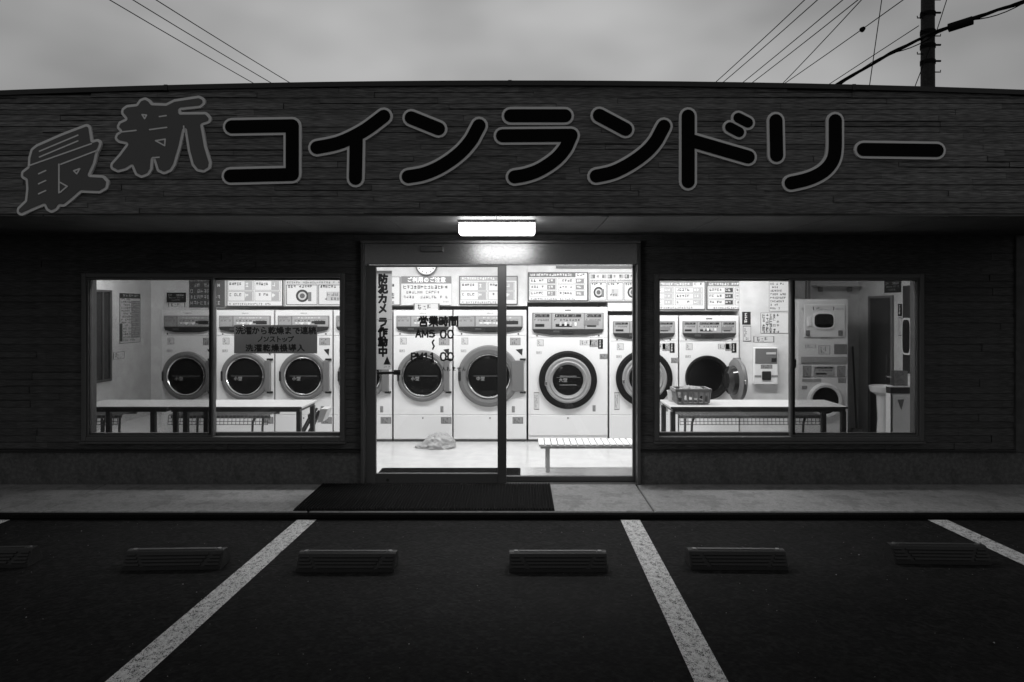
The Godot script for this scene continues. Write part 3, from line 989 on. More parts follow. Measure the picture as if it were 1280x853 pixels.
# ------------------------------------------------------------------ fascia letters, strokes in photo pixels on the fascia
func fascia_letters() -> void:
	var a := func(pts: Array, ox: float, oy: float, s: float) -> PackedVector2Array:
		var l := PackedVector2Array()
		for i in range(0, pts.size(), 2): l.append(Vector2(X(ox + pts[i] / s, DF), Y(oy + pts[i + 1] / s, DF)))
		return l
	var r1 := func(p: Array) -> PackedVector2Array: return a.call(p, 0.0, 90.0, 3.2)
	var r2 := func(p: Array) -> PackedVector2Array: return a.call(p, 360.0, 90.0, 3.2)
	var r3 := func(p: Array) -> PackedVector2Array: return a.call(p, 720.0, 90.0, 2.2857)
	var small := "black katakana fascia letter with pale grey outline, "
	letter("letter_ko", small + "a square bracket open to one side", [r1.call([930, 222, 1172, 218, 1172, 412, 925, 418])])
	letter("letter_i", small + "a slanting stroke over an upright", [r2.call([385, 180, 330, 222, 270, 258, 200, 288, 118, 305]), r2.call([275, 270, 272, 428])])
	letter("letter_n", small + "dot and sweep, before the hooked letter", [r2.call([494, 186, 603, 230]), r2.call([765, 217, 737, 270, 690, 325, 622, 375, 550, 408, 482, 421])])
	letter("letter_ra", small + "a short bar above a hooked stroke", [r2.call([890, 178, 1108, 178]), r2.call([858, 258, 1132, 256, 1112, 302, 1072, 350, 1010, 392, 955, 413, 906, 422])])
	letter("letter_n", small + "dot and sweep, before the ticked letter", [r3.call([66, 126, 141, 166]), r3.call([250, 157, 230, 195, 200, 230, 155, 263, 105, 288, 57, 299])])
	letter("letter_do", small + "upright with arm and two ticks", [r3.call([319, 128, 319, 315]), r3.call([335, 200, 490, 245])], [r3.call([462, 133, 489, 147]), r3.call([438, 160, 464, 174])])
	letter("letter_ri", small + "two uprights, one curling under the other", [r3.call([569, 141, 571, 240]), r3.call([738, 141, 738, 215, 730, 255, 704, 286, 662, 307, 612, 319])])
	letter("letter_long_bar", small + "a single horizontal bar", [r3.call([818, 223, 1028, 226])])
	kanji("letter_sai", "tilted grey kanji with thick outline, boxed top over two legs", r1.call([355, 208, 368, 220, 376, 275, 400, 268, 413, 285, 405, 308, 396, 325, 386, 370, 366, 412, 420, 415, 441, 438, 435, 470, 405, 488, 330, 485, 290, 520, 262, 542, 245, 540, 235, 555, 210, 567, 190, 555, 182, 538, 130, 560, 90, 578, 70, 566, 74, 545, 105, 515, 110, 470, 108, 436, 88, 425, 90, 400, 116, 380, 118, 345, 128, 310, 150, 292, 250, 248]),
		[[165, 320, 318, 256], [165, 343, 318, 279], [122, 378, 372, 290], [250, 372, 392, 318], [162, 410, 190, 397], [162, 450, 190, 437], [162, 490, 190, 477], [243, 372, 243, 486], [302, 398, 326, 390, 314, 410, 302, 398], [247, 444, 276, 460, 248, 484]].map(func(p): return r1.call(p)))
	kanji("letter_shin", "grey kanji with thick outline, many-footed, beside the first black letter", r1.call([585, 103, 605, 113, 614, 126, 668, 128, 700, 112, 800, 97, 822, 107, 826, 130, 806, 147, 727, 155, 727, 163, 830, 162, 850, 185, 846, 206, 815, 216, 830, 300, 850, 365, 845, 390, 820, 405, 790, 400, 770, 375, 755, 320, 742, 236, 728, 300, 706, 375, 690, 400, 660, 413, 632, 400, 617, 352, 614, 392, 600, 415, 570, 427, 545, 415, 531, 382, 510, 396, 475, 405, 445, 390, 446, 368, 480, 330, 508, 292, 478, 286, 460, 270, 470, 247, 484, 240, 468, 225, 480, 201, 505, 190, 488, 170, 490, 150, 510, 135, 550, 130, 562, 112]),
		[[574, 174, 592, 176, 584, 190, 574, 174], [643, 182, 670, 178], [486, 244, 550, 237], [604, 234, 672, 225], [628, 278, 666, 272, 664, 298, 628, 278], [740, 220, 741, 244], [618, 346, 642, 344]].map(func(p): return r1.call(p)))

func letter(called: String, label: String, lines: Array, ticks := []) -> void:
	var c := Vector2.ZERO
	for p in lines[0]: c += p
	c /= lines[0].size()
	var o := thing(called, label, "sign letter", Vector3(c.x, c.y, -DF), "black letters on the fascia")
	var k := DF / F
	var all := []
	for l in lines: all.append([l, 8.1, 11.2])
	for l in ticks: all.append([l, 6.2, 9.2])
	var e := S()
	var f := S()
	var i := 0
	for l in all:
		var loc := PackedVector2Array()
		for p in smooth_line(l[0]): loc.append(p - c)
		stroke(e, loc, l[2] * k, -0.004, 0.016 + 0.0006 * i)
		stroke(f, loc, l[1] * k, 0.01, 0.02 + 0.0006 * i)
		i += 1
	part("outline", e, M.letter_edge, o)
	part("face", f, M.letter_black, o)
	# stand-off studs into the wall
	for p in lines[0].slice(0, 2):
		var s := S()
		lathe(s, [Vector2(0.007, -0.012), Vector2(0.007, -0.002), Vector2(0.0, -0.002)], Vector3(p.x - c.x, p.y - c.y, 0), 8)
		part("stud", s, M.alu, o)

func smooth_line(l: PackedVector2Array) -> PackedVector2Array:
	if l.size() < 5: return l
	var r := PackedVector2Array()
	for i in l.size() - 1:
		var a := l[maxi(i - 1, 0)]
		var d := l[mini(i + 2, l.size() - 1)]
		var sharp := i == 0 or absf((l[i] - a).angle_to(l[i + 1] - l[i])) > 0.9 or (i + 2 < l.size() and absf((d - l[i + 1]).angle_to(l[i + 1] - l[i])) > 0.9)
		for t in ([0.0] if sharp else [0.0, 0.25, 0.5, 0.75]): r.append(l[i].cubic_interpolate(l[i + 1], a, d, t))
	r.append(l[-1])
	return r

func kanji(called: String, label: String, poly: PackedVector2Array, lines: Array) -> void:
	var c := Vector2.ZERO
	for p in poly: c += p
	c /= poly.size()
	var o := thing(called, label, "sign letter", Vector3(c.x, c.y, -DF), "grey kanji on the fascia")
	var k := DF / F
	var loc := PackedVector2Array()
	for p in poly: loc.append(p - c)
	var big := PackedVector2Array(Array(loc).map(func(p): return p * 1000.0))
	var slim := Geometry2D.offset_polygon(big, -5.0 * k * 1000.0, Geometry2D.JOIN_ROUND)
	if slim.size() == 1: loc = PackedVector2Array(Array(Geometry2D.offset_polygon(slim[0], 5.0 * k * 1000.0, Geometry2D.JOIN_ROUND)[0]).map(func(p): return p * 0.001))
	var e := S()
	extrude(e, loc, -0.004, 0.016)
	part("outline", e, M.letter_edge, o)
	var f := S()
	for q in Geometry2D.offset_polygon(PackedVector2Array(Array(loc).map(func(p): return p * 1000.0)), -3.4 * k * 1000.0, Geometry2D.JOIN_ROUND): extrude(f, PackedVector2Array(Array(q).map(func(p): return p * 0.001)), 0.01, 0.02)
	part("face", f, M.letter_grey, o)
	var s := S()
	var i := 0
	for l in lines:
		var ll := PackedVector2Array()
		for p in l: ll.append(p - c)
		stroke(s, ll, 0.85 * k, 0.018, 0.0215 + 0.0002 * i)
		i += 1
	part("inner_lines", s, M.letter_edge, o)

# ------------------------------------------------------------------ washers
func washers() -> void:
	var g := "front-loading machines in the long row"
	# left edge, right edge, centre x, centre y, ring radius, glass radius (photo pixels), kind, label
	var rows := [
		[201.5, 269, 234, 470, 30.5, 22, "grey", "white grey-ringed washer-dryer standing at the row end by the bare alcove wall", "小型"],
		[270, 342.5, 307.4, 470, 30.5, 22, "grey", "white grey-ringed washer-dryer, second from the alcove, partly covered by the lettered window sign", "小型"],
		[343.5, 415.5, 380, 470, 30.5, 22, "grey", "white grey-ringed washer-dryer standing behind the folded stool", "小型"],
		[416.5, 490, 453, 470, 30.5, 22, "grey", "white grey-ringed washer-dryer largely hidden behind the wall between window and door", "小型"],
		[491.5, 565.5, 528.5, 470, 32, 23.5, "grey", "white grey-ringed washer-dryer behind the opening hours on the door glass", "小型"],
		[566.5, 658.5, 611, 470, 38.5, 25.5, "grey", "wider grey-ringed white washer-dryer behind the meeting stile of the entrance", "中型"],
		[660, 760, 709.8, 475, 36.3, 19, "dark", "wide white washer with black porthole ring behind the slatted bench", "大型"],
		[761.5, 848, 805, 473, 35.3, 19, "dark", "white washer with black porthole ring, door shut, between wide washer and open washer", "大型"],
		[849, 924, 884, 472, 27.5, 20, "open", "white washer with its round door standing open beside the money changer", ""],
	]
	for r in rows: washer(r, g)

func washer(r: Array, group: String) -> void:
	var s := F / DM
	var kind: String = r[6]
	var cx: float = (r[0] + r[1]) * 0.5
	var w: float = (r[1] - r[0]) / s
	var o := thing("washing_machine", r[7], "washing machine", Vector3(X(cx, DM), FL, -DM), group)
	var top := 1.515
	if kind == "dark" and w > 0.85: top = 1.55
	elif kind != "grey": top = 1.452
	var hw := w * 0.5 - 0.004
	var lift := 0.04 if top > 1.54 else 0.0
	var seam := 1.22 if kind == "grey" else (1.2 if lift > 0.0 else 1.155)
	var low := 0.31
	var c := Vector2((r[2] - cx) / s, Y(r[3], DM) - FL)
	var ro: float = r[4] / s
	var rg: float = r[5] / s
	# cabinet core with panels set proud of it, so that the seams are real gaps
	var st := S()
	if kind == "open":
		holed_plate(st, -hw + 0.004, 0.03, hw - 0.004, top - 0.004, c, ro * 0.98, -0.06, -0.009)
		box(st, Vector3(-hw + 0.004, 0.03, -0.9), Vector3(hw - 0.004, 0.3, -0.06))
	else:
		box(st, Vector3(-hw + 0.004, 0.03, -0.9), Vector3(hw - 0.004, top - 0.004, -0.009))
	part("cabinet_core", st, M.enamel, o)
	part("kickplate", bx(Vector3(-hw, 0.0, -0.86), Vector3(hw, 0.034 if lift == 0.0 else 0.07, -0.03)), M.kick, o)
	part("side_panel", bx(Vector3(-hw, 0.03, -0.9), Vector3(-hw + 0.0035, top - 0.001, -0.0095)), M.enamel, o)
	part("side_panel", bx(Vector3(hw - 0.0035, 0.03, -0.9), Vector3(hw, top - 0.001, -0.0095)), M.enamel, o)
	part("lid", bx(Vector3(-hw, top - 0.0035, -0.9), Vector3(hw, top, -0.002), 0.001), M.enamel, o)
	var kb := 0.037 if lift == 0.0 else 0.075
	part("service_panel", bx(Vector3(-hw, kb, -0.0085), Vector3(hw, low - 0.002, 0.0), 0.003), M.enamel, o)
	if kind == "open":
		st = S()
		holed_plate(st, -hw, low + 0.002, hw, seam - 0.002, c, ro * 0.98, -0.0085, 0.0)
		part("front_panel", st, M.enamel, o)
	else:
		part("front_panel", bx(Vector3(-hw, low + 0.002, -0.0085), Vector3(hw, seam - 0.002, 0.0), 0.003), M.enamel, o)
	part("top_panel", bx(Vector3(-hw, seam + 0.002, -0.0085), Vector3(hw, top - 0.005, 0.0), 0.003), M.enamel, o)
	part("name_mark", bx(Vector3(-0.035, top - 0.044, 0.0), Vector3(0.035, top - 0.032, 0.001)), T.sticker[0] if kind == "grey" else T.black_label, o)
	# control panel: sunk bezel, plates, dark lip below
	var p0 := -hw * 0.9
	var p1 := hw * 0.9
	var pt := top - 0.065
	var pb := seam + 0.098
	if kind != "grey": pb = seam + 0.09
	var panel := part("control_panel", bx(Vector3(p0, pb, 0.0), Vector3(p1, pt, 0.012), 0.003), M.panel_mid, o)
	var cuts := [[0.02, 0.26, 0], [0.285, 0.98, 1]] if kind == "grey" else [[0.015, 0.26, 2], [0.28, 0.72, 2], [0.74, 0.985, 2]]
	for q in cuts:
		part("plate", bx(Vector3(lerpf(p0, p1, q[0]), pb + 0.008, 0.012), Vector3(lerpf(p0, p1, q[1]), pt - 0.008, 0.0145)), T.plate[q[2]], panel)
	part("display", bx(Vector3(lerpf(p0, p1, 0.72), lerpf(pb, pt, 0.25), 0.0145), Vector3(lerpf(p0, p1, 0.93), lerpf(pb, pt, 0.55), 0.018), 0.001), M.black if kind == "grey" else M.panel_mid, panel)
	for i in 4:
		part("button", bx(Vector3(lerpf(p0, p1, 0.38 + i * 0.07), lerpf(pb, pt, 0.22), 0.0145), Vector3(lerpf(p0, p1, 0.38 + i * 0.07) + 0.024, lerpf(pb, pt, 0.42), 0.02), 0.002), M.white if i % 2 else M.pale, panel)
	st = S()
	extrude(st, PackedVector2Array([Vector2(p0, pb), Vector2(p1, pb), Vector2(p1 - 0.02, pb - 0.035), Vector2(p1 * 0.5, pb - 0.06), Vector2(p0 * 0.5, pb - 0.06), Vector2(p0 + 0.02, pb - 0.035)]), 0.0, 0.02)
	var lip := part("coin_lip", st, M.lip, o)
	part("coin_slot", bx(Vector3(-0.06, pb - 0.05, 0.02), Vector3(0.06, pb - 0.004, 0.03), 0.004), M.black, lip)
	part("return_flap", bx(Vector3(-0.17, pb - 0.035, 0.02), Vector3(-0.1, pb - 0.012, 0.026), 0.002), M.alu, lip)
	for sx in [-0.78, 0.78]:
		st = S()
		lathe(st, [Vector2(0.009, 0.0), Vector2(0.009, 0.003), Vector2(0, 0.004)], Vector3(hw * sx, seam + 0.02, 0), 10)
		part("screw", st, M.black, o)
	# stickers
	var stick := [[-hw * 0.78, seam - 0.1, 0.075, 0.075, 0], [hw * 0.55, seam - 0.11, 0.12, 0.085, 1], [-hw * 0.8, seam - 0.19, 0.06, 0.03, 3], [hw * 0.72, low + 0.0, 0.0, 0.0, 2]]
	if kind == "grey":
		stick += [[hw * 0.62, low - 0.1, 0.12, 0.075, 2], [hw * 0.6, low + 0.03, 0.035, 0.07, 2]]
		st = S()
		extrude(st, PackedVector2Array([Vector2(hw * 0.7, seam - 0.16), Vector2(hw * 0.9, seam - 0.15), Vector2(hw * 0.88, seam - 0.23)]), 0.0, 0.0015)
		part("warning_triangle", st, M.lip, o)
	else:
		stick += [[hw * 0.3, seam - 0.09, 0.13, 0.06, 3], [hw * 0.8, seam - 0.25, 0.09, 0.06, 2], [-hw * 0.86, low + 0.06, 0.06, 0.2, 3], [hw * 0.62, low + 0.04, 0.035, 0.07, 2]]
		part("dark_sticker", bx(Vector3(hw * 0.76, seam - 0.13, 0.0015), Vector3(hw * 0.76 + 0.055, seam - 0.02, 0.003)), T.black_tall, o)
	for q in stick:
		if q[2] > 0.0: part("sticker", bx(Vector3(q[0], q[1], 0.0), Vector3(q[0] + q[2], q[1] + q[3], 0.0012)), T.sticker[q[4]], o)
	st = S()
	lathe(st, [Vector2(0.008, 0.0), Vector2(0.008, 0.004), Vector2(0, 0.005)], Vector3(0, low - 0.035, 0), 10)
	part("panel_lock", st, M.black, o)
	var cc := Vector3(c.x, c.y, 0)
	if kind == "grey":
		st = S()
		lathe(st, [Vector2(ro, 0.0), Vector2(ro, 0.026), Vector2(ro * 0.96, 0.036), Vector2(ro * 0.86, 0.042), Vector2(rg * 1.1, 0.03), Vector2(rg * 1.06, 0.012)], cc, 56)
		var door := part("door_ring", st, M.ring_grey, o)
		# hinge cover reaching to the cabinet edge, bored to fit the ring
		st = S()
		var hx := hw - 0.03
		box(st, Vector3(c.x + rg * 1.13, c.y - 0.178, 0.0), Vector3(hx, c.y + 0.178, 0.046), 0.006)
		part("hinge_cover", st, M.ring_grey, door)
		for sy in [-1, 1]: part("hinge", bx(Vector3(hx - 0.045, c.y + sy * 0.188 - 0.012, 0.0), Vector3(hw - 0.006, c.y + sy * 0.188 + 0.012, 0.022), 0.003), M.black, door)
		part("handle", bx(Vector3(c.x - ro * 0.985, c.y - 0.055, 0.032), Vector3(c.x - ro * 0.9, c.y + 0.055, 0.044), 0.004), M.black, door)
		st = S()
		lathe(st, [Vector2(rg * 1.07, 0.01), Vector2(rg * 1.07, 0.044), Vector2(rg * 1.03, 0.048), Vector2(rg, 0.04), Vector2(rg * 0.99, 0.01)], cc, 56)
		part("chrome_rim", st, M.chrome, door)
		var gl := porthole(door, cc, rg, 0.014, 0.045)
		window_text(gl, cc + Vector3(0, 0, 0.0465), rg, r[8])
	elif kind == "dark":
		st = S()
		lathe(st, [Vector2(ro, 0.0), Vector2(ro, 0.03), Vector2(ro * 0.93, 0.045), Vector2(ro * 0.8, 0.045), Vector2(ro * 0.78, 0.03)], cc, 56)
		var door := part("door_ring", st, M.ring_black, o)
		st = S()
		lathe(st, [Vector2(ro * 0.79, 0.02), Vector2(ro * 0.79, 0.05), Vector2(ro * 0.74, 0.058), Vector2(ro * 0.66, 0.05), Vector2(ro * 0.62, 0.06), Vector2(rg * 1.08, 0.05), Vector2(rg, 0.03)], cc, 56)
		part("inner_ring", st, M.ring_mid, door)
		part("handle", bx(Vector3(c.x - ro * 0.8, c.y - 0.06, 0.05), Vector3(c.x - ro * 0.72, c.y - 0.01, 0.075), 0.006), M.chrome, door)
		var gl := porthole(door, cc, rg, 0.03, 0.052)
		for dy in [0.045, -0.055]:
			part("label_line", bx(cc + Vector3(-rg * 0.55, dy, 0.0535), cc + Vector3(rg * 0.55, dy + 0.003, 0.0545)), M.pale, gl)
		window_text(gl, cc + Vector3(0, 0.03, 0.0535), rg, r[8])
	else:
		st = S()
		lathe(st, [Vector2(ro, 0.0), Vector2(ro, 0.03), Vector2(ro * 0.95, 0.04), Vector2(ro * 0.84, 0.03), Vector2(ro * 0.78, -0.06)], cc, 56)
		part("gasket", st, M.ring_black, o)
		st = S()
		lathe(st, [Vector2(ro * 1.35, -0.5), Vector2(ro * 1.35, -0.12), Vector2(ro * 0.76, -0.06)], cc, 48)
		lathe(st, [Vector2(ro * 1.34, -0.5), Vector2(0.0, -0.48)], cc, 48)
		var drum := part("drum", st, mat(0.16, 0.4, 0.85), o)
		for i in 3:
			var a := TAU * i / 3.0 + 0.5
			st = S()
			tube(st, [cc + Vector3(cos(a), sin(a), 0) * ro * 1.24 + Vector3(0, 0, -0.46), cc + Vector3(cos(a), sin(a), 0) * ro * 1.2 + Vector3(0, 0, -0.14)], 0.03, 8)
			part("drum_rib", st, M.ring_mid, drum)
		# the door, swung open towards the money changer
		var pivot := Vector3(c.x + ro * 0.9, c.y, 0.045)
		var door := Node3D.new()
		door.name = "door"
		o.add_child(door)
		door.position = pivot
		door.rotation.y = deg_to_rad(95)
		var dc := Vector3(-ro * 0.98, 0, 0)
		var rd := ro * 0.93
		st = S()
		lathe(st, [Vector2(rd, -0.02), Vector2(rd, 0.015), Vector2(rd * 0.94, 0.03), Vector2(rd * 0.74, 0.03), Vector2(rd * 0.7, 0.02)], dc, 48)
		lathe(st, [Vector2(rd * 0.66, -0.04), Vector2(rd * 0.98, -0.02), Vector2(rd, -0.0195)], dc, 48)
		part("door_ring", st, M.ring_grey, door)
		st = S()
		lathe(st, [Vector2(rd * 0.7, -0.02), Vector2(rd * 0.66, -0.09), Vector2(rd * 0.4, -0.12), Vector2(0.0, -0.125)].map(func(v): return Vector2(v.x, v.y)), dc, 48)
		part("glass_bowl", st, M.dark_glass, door)
		st = S()
		lathe(st, [Vector2(0, 0.0), Vector2(rd * 0.7, 0.022)], dc, 48)
		part("glass_cover", st, M.dark_glass, door)
		part("latch", bx(Vector3(-ro * 2.0, -0.02, -0.02), Vector3(-ro * 1.88, 0.02, 0.0), 0.004), M.chrome, door)

func porthole(parent: Node, cc: Vector3, rg: float, z0: float, z1: float) -> MeshInstance3D:
	var st := S()
	var prof := []
	for i in 7:
		var a := i / 6.0 * PI * 0.5
		prof.append(Vector2(rg * cos(a) if i < 6 else 0.0, lerpf(z0, z1, sin(a))))
	lathe(st, prof, cc, 48)
	return part("porthole", st, M.port, parent)

func window_text(parent: Node, at: Vector3, rg: float, text: String) -> void:
	if text == "": return
	part("label_line", bx(at + Vector3(-rg * 0.75, 0.0, 0.0), at + Vector3(rg * 0.8, 0.004, 0.001)), M.kick, parent)
	var st := S()
	var i := 0
	for ch in text:
		for l in lines_of(ch):
			var line := PackedVector2Array()
			for p in l: line.append(Vector2(at.x - rg * 0.6 + i * 0.05 + p.x * 0.044, at.y - 0.005 - p.y * 0.044))
			stroke(st, line, 0.003, at.z, at.z + 0.001)
		i += 1
	part("size_mark", st, M.ring_mid, parent)

# ------------------------------------------------------------------ notices
func board(called: String, px0: float, py0: float, px1: float, py1: float, d: float, m: Material, label: String, category := "notice board", thick := 0.012) -> void:
	var a := P(px0, py1, d)
	var c := P(px1, py0, d)
	var st := S()
	var h := (c - a) * 0.5
	box(st, Vector3(-h.x, -h.y, -thick), Vector3(h.x, h.y, 0.0), 0.0)
	solo(called, st, m, label, category, (a + c) * 0.5, "notices over the machines")

func boards() -> void:
	var d := DM + 0.046
	board("list_board", 236, 338, 281, 385, d, T.dark_list, "dark grey list board with pale print above the end washer")
	board("price_board", 283, 342, 353.5, 383.5, d, T.price[0], "pale price board beside the dark list board")
	board("picture_board", 355.5, 342, 440, 383.5, d, T.picture[0], "board with two printed pictures, above the washer behind the folded stool")
	board("black_framed_notice", 462, 346, 500, 381.5, d, T.sheets[1], "white notice with a black edge behind the vertical camera strip")
	board("care_notice", 501.5, 345.5, 564, 381.5, d, T.care, "white care notice with grey title band under the wall clock")
	board("price_board", 574, 345, 647, 381, d, T.price[0], "pale price board with grey title band behind the entrance meeting stile")
	board("price_board", 660, 340.5, 735, 376.5, d, T.price[1], "price board with dark title band and six prices above the widest washer")
	board("picture_board", 736, 341, 803, 377.5, d, T.picture[1], "black-edged picture board next to the six-price board")
	board("price_board", 806, 352, 882, 387.5, d, T.price[2], "pale six-price board with light title band, beside the one with dark prices")
	board("price_board", 883.5, 352, 955, 387.5, d, T.price[3], "six-price board with dark price boxes above the open washer")
	board("header_banner", 695, 318, 812, 335.5, d, T.banner, "dark banner strip high above the six-price board")
	board("paper_label", 517, 379.5, 549, 388.5, d - 0.03, T.sticker[3], "small white label hanging below the care notice", "label", 0.03)
	board("paper_sheet", 961.5, 352, 986, 389.5, DM + 0.016, T.sheets[0], "upper paper sheet of fine print on the money changer pier", "paper", 0.003)
	board("paper_sheet", 951, 391, 986, 417, DM + 0.016, T.sheets[3], "lower paper sheet of bold print on the money changer pier", "paper", 0.003)
	board("black_plate", 928, 390, 938.5, 406, DM + 0.016, T.black_tall, "small black plate with white lettering on the money changer pier", "sign", 0.004)
	board("paper_strip", 929, 407.5, 939, 427, DM + 0.016, T.sticker[0], "narrow paper strip under the small black plate", "paper", 0.003)
	board("paper_strip", 942, 420.5, 968, 428, DM + 0.016, T.sticker[3], "low wide paper strip above the money changer", "paper", 0.003)
	# alcove
	board("black_plate", 208, 366, 232, 378, d, T.black_label, "small black plate with white print beside the dark list board", "sign", 0.006)
	board("paper_strip", 210, 378.5, 231, 384, d, T.sticker[3], "white paper strip under the plate beside the dark list board", "paper", 0.003)
	side_sheet("wall_chart", 149, 175, 367, 429, -5.35, T.chart, "tall printed chart on the alcove side wall", "chart")
	side_sheet("paper_label", 141, 155, 440, 449, -5.35, T.sticker[0], "small white paper label below the wall chart", "label")
	# clock
	var o := thing("wall_clock", "round white wall clock with thin dark rim above the care notice", "clock", P(533, 331, d))
	var st := S()
	lathe(st, [Vector2(0.128, -0.014), Vector2(0.128, 0.02), Vector2(0.118, 0.026), Vector2(0.112, 0.012)], Vector3.ZERO, 40)
	part("rim", st, M.ring_grey, o)
	st = S()
	for k in 40:
		var a := TAU * k / 40.0
		var b := TAU * (k + 1) / 40.0
		var pa := Vector3(cos(a), sin(a), 0) * 0.114
		var pb := Vector3(cos(b), sin(b), 0) * 0.114
		tri(st, Vector3(0, 0, 0.01), pa + Vector3(0, 0, 0.01), pb + Vector3(0, 0, 0.01), Vector3(0, 0, 1), Vector2(0.5, 0.5), Vector2(0.5 + cos(a) * 0.5, 0.5 - sin(a) * 0.5), Vector2(0.5 + cos(b) * 0.5, 0.5 - sin(b) * 0.5))
	part("dial", st, T.clock, o)
	# window sign and camera strip, on the glass
	var c0 := P(292.5, 442, 6.14)
	var c1 := P(396.5, 406.5, 6.14)
	var h := (c1 - c0) * 0.5
	var wsg := thing("window_sign", "grey lettered sign hanging inside the glass of the window by the entrance", "sign", (c0 + c1) * 0.5)
	part("panel", sheet(h, 0.002), T.window_sign, wsg)
	for sx in [-0.8, 0.8]:
		st = S()
		lathe(st, [Vector2(0.012, 0.0), Vector2(0.01, 0.006), Vector2(0.0, 0.009)], Vector3(h.x * sx, h.y - 0.012, 0.004), 10)
		part("suction_cup", st, M.glass, wsg)
	c0 = P(470.5, 462, 6.05)
	c1 = P(490, 338.5, 6.05)
	h = (c1 - c0) * 0.5
	solo("camera_notice", sheet(h, 0.0), T.camera_notice, "tall pale strip with vertical lettering stuck inside the entrance door glass", "sign", (c0 + c1) * 0.5 + Vector3(0, 0, 0.004))
	# money changer
	var at := P(955.5, 480, DM + 0.018)
	var mc := thing("money_changer", "small wall money changer with grey top panel on the pier", "money changer", at)
	var s := F / DM
	part("housing", bx(Vector3(-0.135, 0.0, 0.0), Vector3(0.135, 0.42, 0.06), 0.006), M.enamel, mc)
	part("face_panel", bx(Vector3(-0.125, 0.235, 0.06), Vector3(0.125, 0.41, 0.064), 0.002), M.ring_grey, mc)
	part("note_slot", bx(Vector3(0.0, 0.34, 0.064), Vector3(0.11, 0.365, 0.07), 0.002), M.pale, mc)
	part("price_window", bx(Vector3(0.06, 0.255, 0.064), Vector3(0.115, 0.3, 0.067)), M.black, mc)
	part("guide_sticker", bx(Vector3(-0.06, 0.18, 0.06), Vector3(0.07, 0.225, 0.0615)), T.sticker[2], mc)
	part("coin_tray", bx(Vector3(-0.05, 0.05, 0.06), Vector3(0.055, 0.15, 0.075), 0.01), M.black, mc)
	part("tray_band", bx(Vector3(-0.132, 0.08, 0.06), Vector3(-0.056, 0.105, 0.0625)), M.ring_mid, mc)
	part("tray_band", bx(Vector3(0.06, 0.08, 0.06), Vector3(0.132, 0.105, 0.0625)), M.ring_mid, mc)
	# narrow dark window in the alcove side wall
	var sw := thing("alcove_window", "narrow dark window in the alcove side wall", "window", Vector3(-5.35, 0.66, -8.7))
	part("pane", bx(Vector3(0.0, 0.03, -0.15), Vector3(0.008, 1.15, 0.15)), M.dark_glass, sw)
	st = S()
	box(st, Vector3(0.0, 0.0, -0.18), Vector3(0.025, 1.18, -0.15), 0.003)
	box(st, Vector3(0.0, 0.0, 0.15), Vector3(0.025, 1.18, 0.18), 0.003)
	box(st, Vector3(0.0, 0.0, -0.15), Vector3(0.025, 0.03, 0.15), 0.003)
	box(st, Vector3(0.0, 1.15, -0.15), Vector3(0.025, 1.18, 0.15), 0.003)
	box(st, Vector3(0.0, 0.03, -0.01), Vector3(0.02, 1.15, 0.01), 0.003)
	part("frame", st, M.alu_dark, sw)

# sheet on a side wall at world x, from the photo columns px0 to px1
func side_sheet(called: String, px0: float, px1: float, py0: float, py1: float, x: float, m: Material, label: String, category: String, group := "") -> void:
	var d0 := F * x / (px0 - CX)
	var d1 := F * x / (px1 - CX)
	var dm := (d0 + d1) * 0.5
	var h := absf(Y(py0, dm) - Y(py1, dm)) * 0.5
	var w := absf(d1 - d0) * 0.5
	var o := solo(called, bx(Vector3(-w, -h, 0.0), Vector3(w, h, 0.004)), m, label, category, Vector3(x, (Y(py0, dm) + Y(py1, dm)) * 0.5, -dm), group)
	o.rotation.y = PI / 2 if x < 0 else -PI / 2

# ------------------------------------------------------------------ furniture
func table(px0: float, px1: float, legs: Array, label: String) -> void:
	var d := 6.38
	var dep := 0.49
	var x0 := X(px0, d)
	var x1 := X(px1, d)
	var top := 0.68 - FL
	var o := thing("folding_table", label, "table", Vector3((x0 + x1) * 0.5, FL, -d - dep * 0.5), "work tables under the windows")
	var h := (x1 - x0) * 0.5
	part("tabletop", bx(Vector3(-h, top - 0.022, -dep * 0.5), Vector3(h, top, dep * 0.5), 0.004), M.table, o)
	part("edge_band", bx(Vector3(-h, top - 0.02, dep * 0.5), Vector3(h, top - 0.003, dep * 0.5 + 0.004)), M.table_frame, o)
	var st := S()
	ring_y(st, -h + 0.02, -dep * 0.5 + 0.02, h - 0.02, dep * 0.5 - 0.004, 0.02, top - 0.05, top - 0.0225)
	part("apron", st, M.table_frame, o)
	for l in legs:
		var lx: float = X(l, d) - o.position.x
		for z in [dep * 0.5 - 0.03, -dep * 0.5 + 0.045]: part("leg", bx(Vector3(lx - 0.022, 0.0, z - 0.022), Vector3(lx + 0.022, top - 0.0505, z + 0.022), 0.003), M.table_frame, o)

func ring_y(st: SurfaceTool, x0: float, z0: float, x1: float, z1: float, t: float, y0: float, y1: float) -> void:
	box(st, Vector3(x0, y0, z0), Vector3(x0 + t, y1, z1))
	box(st, Vector3(x1 - t, y0, z0), Vector3(x1, y1, z1))
	box(st, Vector3(x0 + t, y0, z0), Vector3(x1 - t, y1, z0 + t))
	box(st, Vector3(x0 + t, y0, z1 - t), Vector3(x1 - t, y1, z1))

